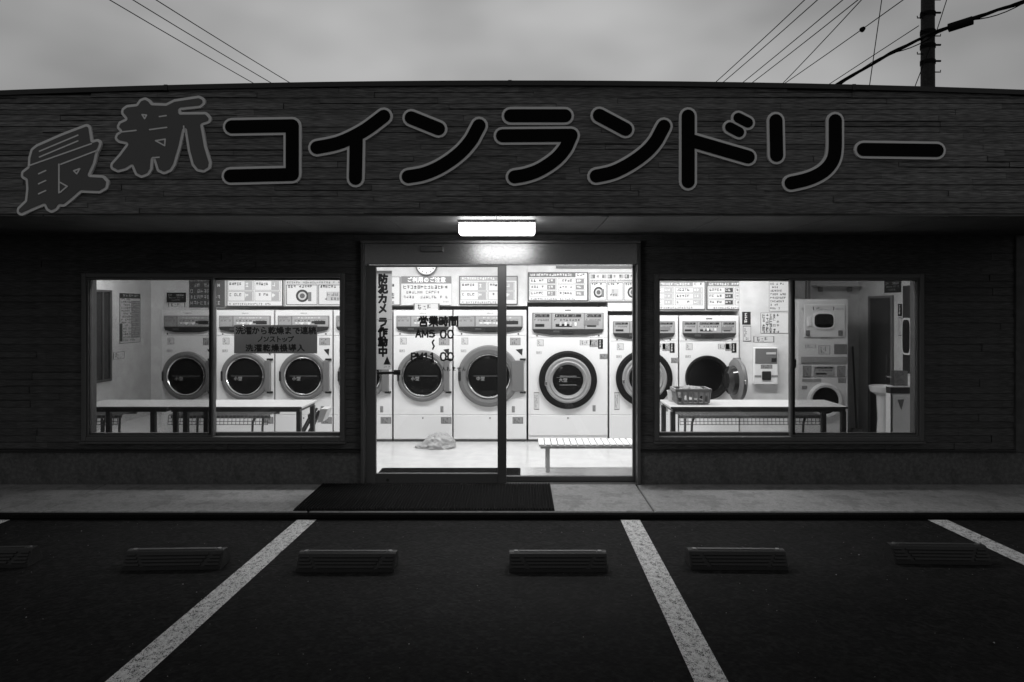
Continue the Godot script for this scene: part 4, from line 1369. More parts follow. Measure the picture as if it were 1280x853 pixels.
func wire_bench(x0: float, x1: float, d: float, label: String) -> void:
	var h := (x1 - x0) * 0.5
	var top := 0.44
	var o := thing("wire_bench", label, "bench", Vector3((x0 + x1) * 0.5, FL, -d), "wire mesh benches under the tables")
	var st := S()
	var z0 := -0.19
	var z1 := 0.19
	var n := int(h * 2 / 0.04)
	for i in n + 1:
		var x := lerpf(-h, h, float(i) / n)
		tube(st, [Vector3(x, top - 0.1, z1 + 0.012), Vector3(x, top - 0.006, z1), Vector3(x, top, z1 - 0.012), Vector3(x, top, z0)], 0.0035, 5)
	for k in 9: tube(st, [Vector3(-h, top - 0.007, lerpf(z0, z1 - 0.01, k / 8.0)), Vector3(h, top - 0.007, lerpf(z0, z1 - 0.01, k / 8.0))], 0.0035, 5)
	for k in 3: tube(st, [Vector3(-h, top - 0.03 - 0.033 * k, z1 + 0.008), Vector3(h, top - 0.03 - 0.033 * k, z1 + 0.008)], 0.0035, 5)
	part("mesh_seat", st, M.wire, o)
	for z in [z0 + 0.04, z1 - 0.06]:
		st = S()
		tube(st, [Vector3(-h, top - 0.026, z), Vector3(h, top - 0.026, z)], 0.0155, 8)
		part("rail", st, M.table_frame, o)
	for x in [-h + 0.16, h - 0.16]:
		for z in [z0 + 0.04, z1 - 0.06]:
			st = S()
			tube(st, [Vector3(x, top - 0.04, z), Vector3(x - 0.02, top - 0.09, z), Vector3(x - 0.025, top - 0.2, z), Vector3(x - 0.025, 0.0, z)], 0.0125, 8)
			part("leg", st, M.table_frame, o)

func furniture() -> void:
	table(92, 209.5, [100, 189.5], "white-topped work table beside the alcove side wall")
	table(210.5, 377, [230.5, 372.5], "white-topped work table beside the folded stool")
	table(838.5, 1060, [842, 1056], "white-topped work table carrying the laundry basket")
	wire_bench(X(96, 7.1), X(157, 7.1), 7.15, "short wire mesh bench by the alcove side wall")
	wire_bench(X(219, 7.1), X(341, 7.1), 7.15, "wire mesh bench below the lettered window sign")
	wire_bench(X(846, 7.1), X(1022, 7.1), 7.15, "wire mesh bench under the table with the basket")
	# folded stool
	var o := thing("folded_stool", "light folding stool with dark tube legs leaning beside the work table", "stool", Vector3(X(394, 7.05), FL, -7.05))
	for z in [-0.06, 0.06]:
		var st := S()
		tube(st, [Vector3(-0.27, 0.0, z), Vector3(0.0, 0.49, z)], 0.012, 8)
		part("leg", st, M.table_frame, o)
		st = S()
		tube(st, [Vector3(-0.175, 0.0, z * 0.75), Vector3(0.05, 0.48, z * 0.75)], 0.012, 8)
		part("leg", st, M.table_frame, o)
	var st := S()
	extrude(st, PackedVector2Array([Vector2(0.045, 0.36), Vector2(0.1, 0.37), Vector2(0.15, 0.5), Vector2(0.075, 0.5)]), -0.1, 0.08)
	part("seat", st, M.pale, o)
	part("bracket", bx(Vector3(-0.06, 0.39, -0.07), Vector3(0.03, 0.45, 0.07), 0.01), M.black, o)
	# slatted bench
	var bd := 6.44
	var bx0 := X(673, bd - 0.135)
	var bx1 := bx0 + 1.22
	var ht := 0.272
	o = thing("slatted_bench", "low white bench of short cross slats inside the entrance", "bench", Vector3((bx0 + bx1) * 0.5, FL, -bd))
	var hb := (bx1 - bx0) * 0.5
	var n := 20
	var sm := bx(Vector3(-0.0255, 0, -0.15), Vector3(0.0255, 0.024, 0.135), 0.004)
	sm.generate_normals()
	var slat := sm.commit()
	for i in n: part("slat", slat, M.white, o, Vector3(-hb + (i + 0.5) * 2 * hb / n, ht - 0.024, 0))
	for z in [-0.09, 0.08]: part("rail", bx(Vector3(-hb + 0.02, ht - 0.05, z - 0.015), Vector3(hb - 0.02, ht - 0.0245, z + 0.015), 0.003), M.pale, o)
	for x in [-hb + 0.09, hb - 0.09]:
		for z in [-0.09, 0.08]: part("leg", bx(Vector3(x - 0.018, 0.0, z - 0.014), Vector3(x + 0.018, ht - 0.0505, z + 0.014), 0.003), M.pale, o)
	# mat inside the door
	o = thing("indoor_mat", "black ribbed mat lying inside the entrance", "mat", Vector3((X(471, 6.3) + X(652, 6.3)) * 0.5, FL, -6.36))
	part("backing", bx(Vector3(-0.66, 0.0, -0.13), Vector3(0.66, 0.01, 0.13), 0.003), M.mat_rib, o)
	for k in 6: part("rib", bx(Vector3(-0.64, 0.0101, -0.115 + k * 0.04), Vector3(0.64, 0.014, -0.095 + k * 0.04)), M.mat_rib, o)
	bag()
	basket()

# crumpled plastic bag: a lumpy, creased sheet shape with a knotted tail
func bag() -> void:
	var n := FastNoiseLite.new()
	n.seed = 4
	n.frequency = 3.2
	n.noise_type = FastNoiseLite.TYPE_SIMPLEX
	n.fractal_type = FastNoiseLite.FRACTAL_RIDGED
	var shape := func(u: float, v: float) -> Vector3:
		var a := TAU * u
		var el := v * PI * 0.5
		var d := Vector3(cos(a) * cos(el), sin(el), sin(a) * cos(el))
		var r := 1.0 + 0.14 * n.get_noise_3dv(d * 0.35) + 0.06 * n.get_noise_3dv(d * 0.9 + Vector3(4, 1, 0))
		var p := Vector3(d.x * 0.175, d.y * 0.15, d.z * 0.14) * r
		p.x += 0.02 * d.y
		if d.x < -0.6 and d.y < 0.55:
			p.x -= (-0.6 - d.x) * 0.18
			p.y *= 0.6
		return Vector3(p.x, maxf(p.y, 0.002), p.z)
	var st := S()
	st.set_smooth_group(1)
	var nu := 72
	var nv := 26
	for i in nu:
		for j in nv:
			var a: Vector3 = shape.call(float(i) / nu, float(j) / nv)
			var b: Vector3 = shape.call(float((i + 1) % nu) / nu, float(j) / nv)
			var c: Vector3 = shape.call(float((i + 1) % nu) / nu, float(j + 1) / nv)
			var d: Vector3 = shape.call(float(i) / nu, float(j + 1) / nv)
			quad(st, a, b, c, d, (a + c) * 0.5)
	solo("laundry_bag", st, M.bag, "crumpled translucent plastic bag lying on the shop floor", "bag", Vector3(X(548, 7.5), FL, -7.5))

func basket() -> void:
	var o := thing("laundry_basket", "grey slotted plastic laundry basket full of cloth on the work table", "basket", Vector3(X(864, 6.6), 0.68, -6.62))
	var hx := 0.15
	var hz := 0.1
	var h := 0.15
	var st := S()
	box(st, Vector3(-hx, 0.0, -hz), Vector3(hx, 0.02, hz), 0.006)
	part("base", st, M.basket, o)
	st = S()
	ring_y(st, -hx - 0.025, -hz - 0.02, hx + 0.025, hz + 0.02, 0.02, h - 0.03, h)
	part("rim", st, M.basket, o)
	for i in 7:
		var x := lerpf(-hx, hx, i / 6.0)
		for s in [-1, 1]:
			st = S()
			tube(st, [Vector3(x, 0.015, s * (hz - 0.006)), Vector3(x * 1.08, h - 0.025, s * (hz + 0.008))], 0.011, 6)
			part("slat", st, M.basket, o)
	for i in 4:
		var z := lerpf(-hz, hz, (i + 0.5) / 4.0)
		for s in [-1, 1]:
			st = S()
			tube(st, [Vector3(s * (hx - 0.006), 0.015, z), Vector3(s * (hx + 0.012), h - 0.025, z)], 0.011, 6)
			part("slat", st, M.basket, o)
	# cloth heaped in it
	var n := FastNoiseLite.new()
	n.seed = 9
	n.frequency = 9.0
	st = S()
	st.set_smooth_group(1)
	var f := func(u: float, v: float) -> Vector3:
		var x := (u - 0.5) * 2.0 * (hx - 0.02)
		var z := (v - 0.5) * 2.0 * (hz - 0.02)
		var e := minf(minf(u, 1.0 - u), minf(v, 1.0 - v))
		return Vector3(x * 1.05, lerpf(0.07, 0.155, smoothstep(0.0, 0.16, e)) + 0.03 * n.get_noise_2d(x, z) + 0.014 * n.get_noise_2d(x * 3, z * 3), z)
	for i in 22:
		for j in 16:
			quad(st, f.call(i / 22.0, j / 16.0), f.call((i + 1) / 22.0, j / 16.0), f.call((i + 1) / 22.0, (j + 1) / 16.0), f.call(i / 22.0, (j + 1) / 16.0), Vector3.UP)
	solo("cloth_heap", st, M.cloth, "rumpled pale cloth heaped in the laundry basket", "cloth", o.position)
	# a second, white tub beside it
	var t := thing("plastic_tub", "pale plastic tub standing behind the laundry basket", "tub", Vector3(X(845, 6.76), 0.68, -6.77))
	st = S()
	var prof := [Vector2(0.0, 0.0), Vector2(0.07, 0.0), Vector2(0.085, 0.1), Vector2(0.09, 0.102), Vector2(0.082, 0.105), Vector2(0.07, 0.02), Vector2(0.0, 0.015)]
	lathe(st, prof, Vector3.ZERO, 28)
	var m := part("body", st, M.pale, t)
	m.rotation.x = -PI / 2

# ------------------------------------------------------------------ stacked machine and wash corner
func wash_corner() -> void:
	var d := 7.72
	var s := F / d
	var o := thing("stacked_dryer", "tall stacked dryer over washer standing beside the wash corner", "dryer", Vector3(X(1029, d), FL, -d))
	var hw := 31.0 / s
	var H := Y(374, d) - FL
	var yy := func(py: float) -> float: return Y(py, d) - FL
	part("cabinet_core", bx(Vector3(-hw + 0.004, 0.0, -0.6), Vector3(hw - 0.004, H - 0.004, -0.008)), M.enamel_old, o)
	part("side_panel", bx(Vector3(-hw, 0.0, -0.6), Vector3(-hw + 0.0035, H - 0.001, -0.009)), M.enamel_old, o)
	part("side_panel", bx(Vector3(hw - 0.0035, 0.0, -0.6), Vector3(hw, H - 0.001, -0.009)), M.enamel_old, o)
	part("lid", bx(Vector3(-hw, H - 0.0035, -0.6), Vector3(hw, H, 0.0), 0.001), M.enamel_old, o)
	var y1: float = yy.call(456.0)
	var y2: float = yy.call(472.0)
	part("dryer_front", bx(Vector3(-hw, y1 + 0.002, -0.0075), Vector3(hw, H - 0.005, 0.0), 0.004), M.enamel_old, o)
	part("washer_panel", bx(Vector3(-hw, y2 + 0.002, -0.0075), Vector3(hw, y1 - 0.002, 0.0), 0.004), M.enamel_old, o)
	part("washer_front", bx(Vector3(-hw, 0.02, -0.0075), Vector3(hw, y2 - 0.002, 0.0), 0.004), M.enamel_old, o)
	var ld: float = yy.call(422.0)
	var door := part("dryer_door", bx(Vector3(-hw * 0.78, ld, 0.0), Vector3(hw * 0.88, H - 0.06, 0.014), 0.008), M.enamel_old, o)
	var pg := PackedVector2Array()
	var pr := PackedVector2Array()
	for k in 40:
		var a := TAU * k / 40.0
		var q := Vector2(signf(cos(a)) * pow(absf(cos(a)), 0.55), signf(sin(a)) * pow(absf(sin(a)), 0.6))
		var cy: float = yy.call(401.0)
		pr.append(Vector2(q.x * 0.125, cy + q.y * 0.098))
		pg.append(Vector2(q.x * 0.108, cy + q.y * 0.078))
	var st := S()
	extrude(st, pr, 0.014, 0.026)
	part("window_rim", st, M.white, door)
	st = S()
	extrude(st, pg, 0.02, 0.029)
	part("window_glass", st, M.port, door)
	part("hinge_block", bx(Vector3(-hw * 0.66, yy.call(408.0), 0.014), Vector3(-hw * 0.5, yy.call(396.0), 0.026), 0.003), M.white, door)
	part("name_print", bx(Vector3(-0.12, yy.call(388.0), 0.014), Vector3(0.12, yy.call(383.5), 0.0152)), T.sticker[0], door)
	for x in [-0.18, 0.19]: part("catch", bx(Vector3(x - 0.025, yy.call(420.0), 0.014), Vector3(x + 0.025, yy.call(413.0), 0.024), 0.004), M.ring_grey, door)
	part("dark_label", bx(Vector3(hw * 0.45, yy.call(443.0), 0.0), Vector3(hw * 0.97, yy.call(430.5), 0.002)), M.ring_grey, o)
	part("sticker", bx(Vector3(-0.05, yy.call(443.0), 0.0), Vector3(0.08, yy.call(432.0), 0.0015)), T.sticker[3], o)
	part("sticker", bx(Vector3(-0.2, yy.call(435.0), 0.0), Vector3(-0.08, yy.call(431.0), 0.0015)), T.sticker[0], o)
	part("coin_panel", bx(Vector3(-hw * 0.9, yy.call(453.5), 0.0), Vector3(hw * 0.95, yy.call(446.0), 0.012), 0.003), M.panel_grey, o)
	part("control_plate", bx(Vector3(-hw * 0.4, yy.call(470.0), 0.0), Vector3(hw * 0.45, yy.call(458.0), 0.01), 0.003), T.plate[2], o)
	for x in [-0.22, 0.17]: part("dial_plate", bx(Vector3(x - 0.01, yy.call(471.0), 0.0), Vector3(x + 0.08, yy.call(457.5), 0.008), 0.002), T.sticker[2], o)
	part("sticker", bx(Vector3(-0.24, yy.call(478.0), 0.0), Vector3(-0.02, yy.call(474.0), 0.0015)), T.plate[0], o)
	part("sticker", bx(Vector3(0.17, yy.call(479.0), 0.0), Vector3(0.26, yy.call(473.0), 0.0015)), T.sticker[2], o)
	for q in [[-0.22, 394.0, 0.05, 0.09, 0], [-0.24, 388.0, 0.06, 0.03, 3], [0.14, 388.0, 0.08, 0.025, 0], [-0.02, 424.0, 0.1, 0.03, 3], [-0.25, 455.0, 0.09, 0.02, 0], [0.05, 491.0, 0.08, 0.03, 2], [-0.24, 487.0, 0.06, 0.04, 2]]:
		part("sticker", bx(Vector3(q[0], yy.call(q[1]), 0.0142), Vector3(q[0] + q[2], yy.call(q[1]) + q[3], 0.0155)) if q[1] < 420.0 and q[0] > -0.2 else bx(Vector3(q[0], yy.call(q[1]), 0.0), Vector3(q[0] + q[2], yy.call(q[1]) + q[3], 0.0015)), T.sticker[q[4]], o)
	var c := Vector3(0.02, yy.call(501.0), 0.0)
	st = S()
	lathe(st, [Vector2(0.2, 0.0), Vector2(0.2, 0.02), Vector2(0.18, 0.034), Vector2(0.155, 0.03), Vector2(0.15, 0.01)], c, 44)
	var wd := part("washer_door", st, M.enamel_old, o)
	porthole(wd, c, 0.155, 0.01, 0.034)
	# exhaust pipe above it
	st = S()
	tube(st, [P(1010, 374, 8.0) + Vector3(0, 0.002, 0), P(1010, 352, 8.0), P(1008, 300, 8.0)], 0.028, 12)
	solo("exhaust_pipe", st, M.steel, "thin metal exhaust pipe rising from the stacked dryer", "pipe", Vector3.ZERO)
	# shelf on the corner wall
	var sh := thing("wall_shelf", "narrow dark shelf high on the wash corner wall", "shelf", Vector3(3.9, 1.87, -8.42))
	part("board", bx(Vector3(-0.29, 0.0, 0.0), Vector3(0.24, 0.025, 0.14), 0.003), M.pale, sh)
	for x in [-0.2, 0.16]: part("bracket", bx(Vector3(x - 0.01, -0.06, 0.0), Vector3(x + 0.01, -0.001, 0.1), 0.003), M.ring_grey, sh)
	# broom
	var br := thing("broom", "long-handled broom leaning in the wash corner", "broom", Vector3(X(1071, 8.0), FL, -8.0))
	st = S()
	tube(st, [Vector3(0.0, 0.1, 0.0), Vector3(0.14, 1.06, -0.38)], 0.012, 8)
	part("handle", st, M.table_frame, br)
	st = S()
	extrude(st, PackedVector2Array([Vector2(-0.12, 0.0), Vector2(0.1, 0.0), Vector2(0.05, 0.12), Vector2(-0.05, 0.12)]), -0.03, 0.03)
	part("brush", st, M.kick, br)
	# door in the side wall
	var wx := 4.2
	var dd0 := F * wx / (1088.0 - CX)
	var dd1 := F * wx / (1118.0 - CX)
	var dm := (dd0 + dd1) * 0.5
	var dw := absf(dd1 - dd0) * 0.5
	var dh := 1.75 - FL
	var sd := thing("back_room_door", "plain dark door in the wash corner side wall", "door", Vector3(wx, FL, -dm))
	part("leaf", bx(Vector3(-0.012, 0.0, -dw + 0.03), Vector3(0.0, dh - 0.03, dw - 0.03)), M.door_dark, sd)
	st = S()
	box(st, Vector3(-0.03, 0.0, -dw), Vector3(0.0, dh, -dw + 0.03), 0.003)
	box(st, Vector3(-0.03, 0.0, dw - 0.03), Vector3(0.0, dh, dw), 0.003)
	box(st, Vector3(-0.03, dh - 0.03, -dw + 0.03), Vector3(0.0, dh, dw - 0.03), 0.003)
	part("frame", st, M.ring_grey, sd)
	part("grip", bx(Vector3(-0.022, 0.8, 0.12), Vector3(-0.012, 1.0, 0.15), 0.002), M.alu, sd)
	side_sheet("black_plate", 1106, 1127, 350, 366, wx, T.black_label, "dark plate with pale lettering above the back room door", "sign")
	side_sheet("black_plate", 1123, 1128, 380, 395.5, wx, T.black_tall, "small black plate beside the back room door", "sign")
	side_sheet("paper_strip", 1123.5, 1128, 397, 420, wx, T.sticker[0], "narrow paper strip below the plate beside the back room door", "paper")
	# mirror on a dark sheet that stands in for a shaded wall recess
	var mr := thing("wall_mirror", "white-framed mirror on a dark sheet painted as recess shade, over the sink", "mirror", Vector3(wx, 0.9, -7.34))
	part("backing", bx(Vector3(-0.01, 0.0, -0.1), Vector3(0.0, 0.95, 0.12)), M.door_dark, mr)  # no board here: dark colour painted in for the shade of a recess
	st = S()
	for k in 28:
		pass
	pr = PackedVector2Array()
	pg = PackedVector2Array()
	for k in 32:
		var a := TAU * k / 32.0
		var q := Vector2(signf(cos(a)) * pow(absf(cos(a)), 0.5), signf(sin(a)) * pow(absf(sin(a)), 0.35))
		pr.append(Vector2(q.x * 0.085, 0.4 + q.y * 0.2))
		pg.append(Vector2(q.x * 0.068, 0.4 + q.y * 0.18))
	extrude(st, pr, 0.01, 0.03)
	var fr := part("frame", st, M.white, mr)
	fr.rotation.y = -PI / 2
	st = S()
	extrude(st, pg, 0.02, 0.032)
	var gl := part("mirror_glass", st, M.dark_glass, mr)
	gl.rotation.y = -PI / 2
	# sink
	var sk := thing("wash_basin", "white pedestal wash basin against the wash corner side wall", "sink", Vector3(4.06, FL, -7.62))
	st = S()
	var prof := [Vector2(0.0, 0.56), Vector2(0.06, 0.56), Vector2(0.12, 0.6), Vector2(0.138, 0.66), Vector2(0.132, 0.668), Vector2(0.11, 0.62), Vector2(0.0, 0.58)]
	lathe(st, prof, Vector3.ZERO, 36)
	var bowl := part("bowl", st, M.porcelain, sk)
	bowl.rotation.x = -PI / 2
	st = S()
	lathe(st, [Vector2(0.0, 0.0), Vector2(0.075, 0.0), Vector2(0.06, 0.08), Vector2(0.048, 0.3), Vector2(0.06, 0.56)], Vector3.ZERO, 24)
	var ped := part("pedestal", st, M.porcelain, sk)
	ped.rotation.x = -PI / 2
	st = S()
	tube(st, [Vector3(0.125, 0.66, 0.0), Vector3(0.11, 0.76, 0.0), Vector3(0.05, 0.77, 0.0), Vector3(0.04, 0.74, 0.0)], 0.01, 8)
	part("tap", st, M.chrome, sk)
	# small cabinet with a box on it
	var cb := thing("small_cabinet", "white low cabinet with dark top beside the wash basin", "cabinet", Vector3(X(1127, 7.0), FL, -7.12))
	var ch := Y(483, 7.0) - FL
	var cw := 0.108
	part("carcass", bx(Vector3(-cw, 0.0, 0.02), Vector3(cw, ch - 0.08, 0.11), 0.003), M.enamel, cb)
	part("drawer_front", bx(Vector3(-cw, ch - 0.077, 0.02), Vector3(cw, ch - 0.012, 0.112), 0.003), M.lip, cb)
	part("cabinet_top", bx(Vector3(-cw - 0.006, ch - 0.0118, 0.016), Vector3(cw + 0.006, ch, 0.12), 0.003), M.enamel, cb)
	part("door_panel", bx(Vector3(-cw + 0.02, 0.05, 0.11), Vector3(cw - 0.005, ch - 0.1, 0.118), 0.003), M.enamel, cb)
	part("side_post", bx(Vector3(-cw, 0.0, 0.1101), Vector3(-cw + 0.016, ch - 0.08, 0.119), 0.002), M.alu_dark, cb)
	st = S()
	extrude(st, PackedVector2Array([Vector2(-0.04, ch - 0.14), Vector2(0.03, ch - 0.135), Vector2(0.0, ch - 0.25)]), 0.118, 0.1195)
	part("triangle_mark", st, M.ring_grey, cb)
	solo("paper_box", bx(Vector3(-0.07, 0.0, -0.03), Vector3(0.07, 0.155, 0.03), 0.002), T.sheets[2], "printed paper box standing on the small white cabinet", "box", Vector3(X(1128, 7.0), FL + ch, -7.05))

# ------------------------------------------------------------------ lamps and things outside
func ceiling_lamp(at: Vector3, label: String, energy: float) -> void:
	var o := thing("ceiling_lamp", label, "ceiling lamp", at, "tube lamps on the shop ceiling")
	part("housing", bx(Vector3(-0.62, -0.03, -0.11), Vector3(0.62, 0.0, 0.11), 0.004), M.white, o)
	part("lamp_diffuser", bx(Vector3(-0.6, -0.06, -0.09), Vector3(0.6, -0.0302, 0.09), 0.006), glow(2.0), o)
	area_light("lamp_light", o, Vector3(0, -0.064, 0), Vector2(1.2, 0.18), energy, Vector3(-PI / 2, 0, 0))

func outside_things() -> void:
	ceiling_lamp(Vector3(-4.72, 2.519, -8.3), "unseen tube ceiling lamp added to brighten the alcove", 2.9)  # out-of-view lamp, added to lift the dim alcove walls
	for a in [[-2.9, 3.4, "tube ceiling lamp over the grey-ringed washers"], [-1.0, 3.9, "tube ceiling lamp just inside the entrance"], [0.8, 4.6, "tube ceiling lamp over the slatted bench"], [2.35, 3.9, "tube ceiling lamp before the money changer"]]:
		ceiling_lamp(Vector3(a[0], 2.519, -6.85), a[2], a[1])
	# lamp under the canopy
	var o := thing("canopy_lamp", "lit white box lamp fixed under the canopy above the entrance", "lamp", Vector3(X(621, 5.0), 2.253, -5.06))
	part("housing", bx(Vector3(-0.285, -0.02, -0.06), Vector3(0.285, 0.0, 0.06), 0.003), M.white, o)
	part("lamp_diffuser", bx(Vector3(-0.28, -0.105, -0.055), Vector3(0.28, -0.0202, 0.055), 0.012), glow(14.0), o)
	area_light("lamp_light", o, Vector3(0, -0.109, 0), Vector2(0.54, 0.1), 0.4, Vector3(-PI / 2, 0, 0))
	# ribbed mat outside
	var x0 := X(403, 5.98)
	var x1 := X(691, 5.5)
	var m := thing("door_mat", "large black ribbed rubber mat on the pavement before the entrance", "mat", Vector3((x0 + x1) * 0.5, PV, -5.59))
	var h := (x1 - x0) * 0.5
	part("backing", bx(Vector3(-h, 0.0, -0.385), Vector3(h, 0.008, 0.385), 0.002), M.mat_rib, m)
	var rib := bx(Vector3(-0.006, 0.0, -0.38), Vector3(0.006, 0.011, 0.38), 0.003)
	rib.generate_normals()
	var rm := rib.commit()
	var n := 84
	for i in n: part("rib", rm, M.mat_rib, m, Vector3(lerpf(-h + 0.012, h - 0.012, float(i) / (n - 1)), 0.0081, 0))
	# wheel stops: centre column, base row, turn
	var stops := [[-30.0, 711.0, 3.0, "black rubber wheel stop in the bay beyond the alcove window, nearest its line"], [213.0, 713.0, 2.0, "black rubber wheel stop in front of the alcove half of the window"], [431.0, 716.0, 0.0, "black rubber wheel stop in the entrance bay, beside the line facing the window"], [698.0, 716.0, 0.0, "black rubber wheel stop in the entrance bay, before the shop door"], [925.0, 713.0, -1.0, "black rubber wheel stop in front of the open washer's window"], [1180.0, 706.0, -2.0, "black rubber wheel stop beside the line at the building's end"]]
	for s in stops: wheel_stop(s)
	# grit lying on the asphalt
	var pm := S()
	for f in [[0, 1, 2], [0, 2, 3], [0, 3, 1], [4, 2, 1], [4, 3, 2], [4, 1, 3]]:
		var v := [Vector3(0, 1.0, 0), Vector3(1, 0.3, 0.2), Vector3(-0.5, 0.35, 0.9), Vector3(-0.6, 0.3, -0.8), Vector3(0, -0.2, 0)]
		tri(pm, v[f[0]], v[f[1]], v[f[2]], (v[f[0]] + v[f[1]] + v[f[2]]) / 3.0 - Vector3(0, 0.35, 0))
	pm.generate_normals()
	var mm := MultiMesh.new()
	mm.transform_format = MultiMesh.TRANSFORM_3D
	mm.mesh = pm.commit()
	mm.mesh.surface_set_material(0, mat(0.3, 0.8))
	mm.instance_count = 400
	for i in 400:
		var r := rng.randf_range(0.0012, 0.0035) if i % 12 else rng.randf_range(0.003, 0.006)
		mm.set_instance_transform(i, Transform3D(Basis(Vector3.UP, rng.randf() * TAU).scaled(Vector3.ONE * r), Vector3(rng.randf_range(-4.5, 4.5), r * 0.2, rng.randf_range(-5.1, -2.2))))
	var grit := MultiMeshInstance3D.new()
	grit.name = "loose_grit"
	grit.multimesh = mm
	grit.set_meta("kind", "stuff")
	tag(grit, "pale grit scattered over the dark asphalt", "grit")
	add_child(grit)

func wheel_stop(s: Array) -> void:
	var d: float = F * EYE / (s[1] - CY)
	var o := thing("wheel_stop", s[3], "wheel stop", Vector3(X(s[0], d), 0.0, -d - 0.075), "wheel stops in the parking bays")
	o.rotation_degrees.y = s[2]
	var l := 0.298
	# body: side profile extruded across, slanting front, rounded top
	var prof := PackedVector2Array([Vector2(0.075, 0.0), Vector2(0.072, 0.02), Vector2(0.022, 0.094), Vector2(0.01, 0.1), Vector2(-0.03, 0.1), Vector2(-0.042, 0.094), Vector2(-0.072, 0.02), Vector2(-0.075, 0.0)])
	var st := S()
	extrude(st, prof, -l, l)
	var b := part("body", st, M.rubber, o)
	b.rotation.y = -PI / 2
	# raised treads on the slanting front, broken by two slanting ribs
	var slope := Vector3(0, 0.074, -0.05)
	var nrm := Vector3(0, 0.05, 0.074).normalized()
	for k in 4:
		var t0 := 0.05 + k * 0.23
		var t1 := t0 + 0.13
		var p0 := Vector3(0, 0.02, 0.072) + slope * t0
		var p1 := Vector3(0, 0.02, 0.072) + slope * t1
		st = S()
		for span in [[-l + 0.012, -l + 0.1 + k * -0.012], [-l + 0.125 + k * -0.012, l - 0.125 + k * 0.012], [l - 0.1 + k * 0.012, l - 0.012]]:
			var a0: Vector3 = p0 + Vector3(span[0], 0, 0)
			var a1: Vector3 = p0 + Vector3(span[1], 0, 0)
			var b0: Vector3 = p1 + Vector3(span[0], 0, 0)
			var b1: Vector3 = p1 + Vector3(span[1], 0, 0)
			var u := nrm * 0.009
			quad(st, a0 + u, a1 + u, b1 + u, b0 + u, nrm)
			quad(st, a0, a1, a1 + u, a0 + u, -slope)
			quad(st, b0, b1, b1 + u, b0 + u, slope)
			quad(st, a0, b0, b0 + u, a0 + u, Vector3.LEFT)
			quad(st, a1, b1, b1 + u, a1 + u, Vector3.RIGHT)
		part("tread", st, M.rubber, o)
	part("top_strip", bx(Vector3(-l + 0.06, 0.1, -0.022), Vector3(l - 0.06, 0.104, 0.006), 0.002), M.rubber_top, o)
	for x in [-l + 0.04, l - 0.04]:
		st = S()
		lathe(st, [Vector2(0.016, 0.0), Vector2(0.014, 0.005), Vector2(0.0, 0.007)], Vector3.ZERO, 12)
		var bolt := part("bolt", st, M.alu, o, Vector3(x, 0.0995, -0.01))
		bolt.rotation.x = -PI / 2

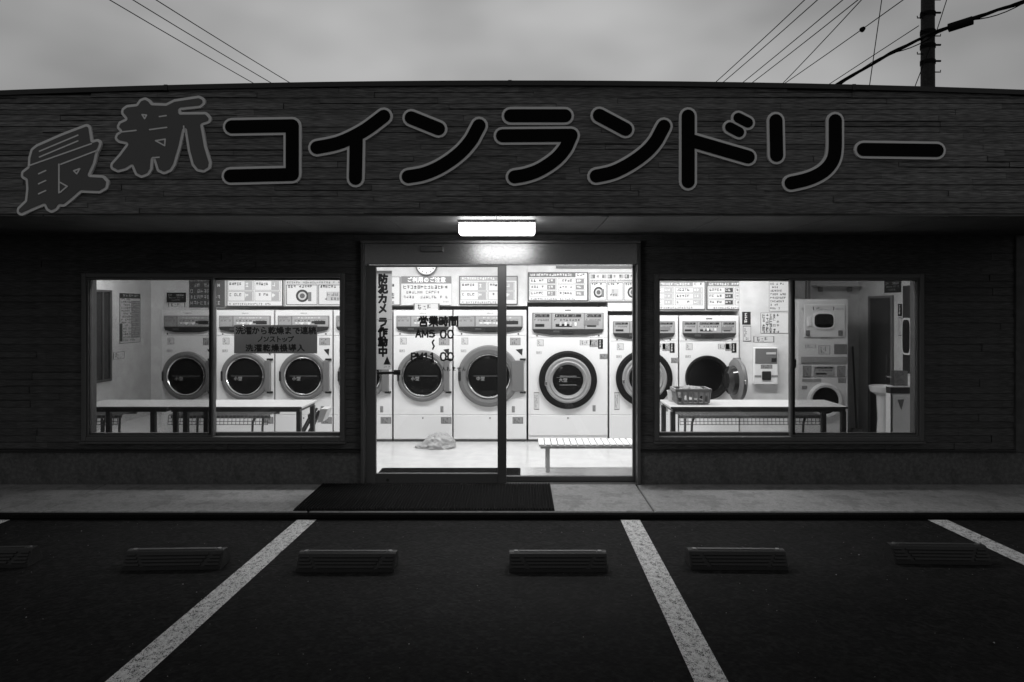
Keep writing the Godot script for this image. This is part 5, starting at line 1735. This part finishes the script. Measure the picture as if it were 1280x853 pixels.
# ------------------------------------------------------------------ pole and wires behind the building
func wires() -> void:
	var pd := 17.0
	var px := X(1160, pd)
	var o := thing("utility_pole", "dark utility pole rising behind the building roof", "utility pole", Vector3(px, 0, -pd))
	var st := S()
	lathe(st, [Vector2(0.0, 0.0), Vector2(0.185, 0.0), Vector2(0.145, 12.0), Vector2(0.0, 12.02)], Vector3.ZERO, 20)
	var shaft := part("shaft", st, M.pole, o)
	shaft.rotation.x = -PI / 2
	for k in 8:
		var y := 6.6 + 0.45 * k
		var sx := -1.0 if k % 2 else 1.0
		st = S()
		tube(st, [Vector3(sx * 0.15, y, 0.05), Vector3(sx * 0.29, y, 0.05), Vector3(sx * 0.29, y + 0.05, 0.05)], 0.014, 6)
		part("step_bolt", st, M.cable, o)
	for y in [7.75, 8.15, 8.5, 8.95]:
		st = S()
		lathe(st, [Vector2(0.175, y - 0.05), Vector2(0.175, y + 0.05), Vector2(0.15, y + 0.05)], Vector3.ZERO, 20)
		var band := part("band", st, M.cable, o)
		band.rotation.x = -PI / 2
		st = S()
		tube(st, [Vector3(-0.25, y, 0.12), Vector3(0.25, y, 0.12)], 0.025, 6)
		part("bracket", st, M.cable, o)
	# plain wires: photo end points, at the height of about nine metres, drawn on to both sides
	var g := "overhead wires behind the building"
	var lines := [[137, 0, 320, 106, "lowest of three parallel overhead wires, away from the pole"], [166, 0, 341, 105, "middle one of three parallel overhead wires, away from the pole"], [195, 0, 363, 104, "uppermost of three parallel overhead wires, away from the pole"],
		[1006, 0, 894.5, 103, "outermost overhead wire of the fan beside the utility pole"], [1022, 0, 904, 103, "second overhead wire of the fan, paired with the outermost"], [1053.6, 0, 929, 103, "third overhead wire of the fan beside the utility pole"], [1072.6, 0, 941, 103, "fourth overhead wire of the fan beside the utility pole"], [1077, 0, 978, 105, "steeper overhead wire crossing the fan beside the pole"], [1129, 0, 980, 105, "flatter overhead wire carrying a small spacer"]]
	for l in lines:
		var a := P(l[0], l[1], F * 7.4 / (CY - l[1]))
		var b := P(l[2], l[3], F * 7.4 / (CY - l[3]))
		var pts := []
		for i in 13:
			var t := lerpf(-0.9, 2.6, i / 12.0)
			var p := a.lerp(b, t)
			p.y += 0.06 * t * (t - 1.0)
			pts.append(p)
		st = S()
		tube(st, pts, 0.0125, 5)
		if l[4].ends_with("spacer"):
			var w := thing("overhead_wire", l[4], "wire", Vector3.ZERO, g)
			part("wire", st, M.cable, w)
			var c: Vector3 = a.lerp(b, 0.27)
			st = S()
			lathe(st, [Vector2(0.0, -0.07), Vector2(0.07, -0.05), Vector2(0.05, 0.05), Vector2(0.0, 0.07)], c + Vector3(0, -0.02, 0), 10)
			part("spacer", st, M.cable, w)
		else:
			solo("overhead_wire", st, M.cable, l[4], "wire", Vector3.ZERO, g)
	# a steep stay and a stay at the pole
	st = S()
	tube(st, [P(1108, -40, 16.0), P(1087, 108, 16.0), P(1079, 165, 16.0)], 0.011, 5)
	solo("overhead_wire", st, M.cable, "nearly upright wire crossing behind the flatter wires", "wire", Vector3.ZERO, g)
	st = S()
	tube(st, [P(1190, -20, 16.7), P(1172, 36, 16.75), P(1144, 108, 16.6), P(1120, 170, 16.6)], 0.011, 5)
	solo("overhead_wire", st, M.cable, "thin stay wire slanting down past the utility pole", "wire", Vector3.ZERO, g)
	st = S()
	tube(st, [P(1149, 32, 16.85), P(1037, 105, 18.5), P(960, 158, 20.0)], 0.011, 5)
	solo("overhead_wire", st, M.cable, "thin wire running from the pole above the thick cable bundle", "wire", Vector3.ZERO, g)
	# thick bundle with a splice case
	var path := [P(1330, -18, 15.6), P(1278, 3, 16.0), P(1217, 23, 16.4), P(1168, 41, 16.75), P(1112.6, 67, 17.6), P(1044, 107, 18.8), P(980, 150, 20.0)]
	var bd := thing("cable_bundle", "thick twisted cable bundle with splice case fixed to the utility pole", "cable", Vector3.ZERO)
	for k in 4:
		var pts := []
		for i in path.size() - 1:
			for j in 6:
				var t := j / 6.0
				var p: Vector3 = path[i].lerp(path[i + 1], t)
				var a := (i * 6 + j) * 0.55 + k * TAU / 4.0
				pts.append(p + Vector3(0, cos(a), sin(a)) * (0.03 if k < 3 else 0.075) + Vector3(0, -0.03 if k == 3 else 0.0, 0))
		st = S()
		tube(st, pts, 0.022 if k < 3 else 0.013, 6)
		part("cable", st, M.cable, bd)
	var ca := P(1186, 35, 16.6)
	var cb := P(1216, 25.5, 16.4)
	st = S()
	tube(st, [ca, ca.lerp(cb, 0.08), ca.lerp(cb, 0.92), cb], 0.105, 12)
	part("splice_case", st, M.cable, bd)
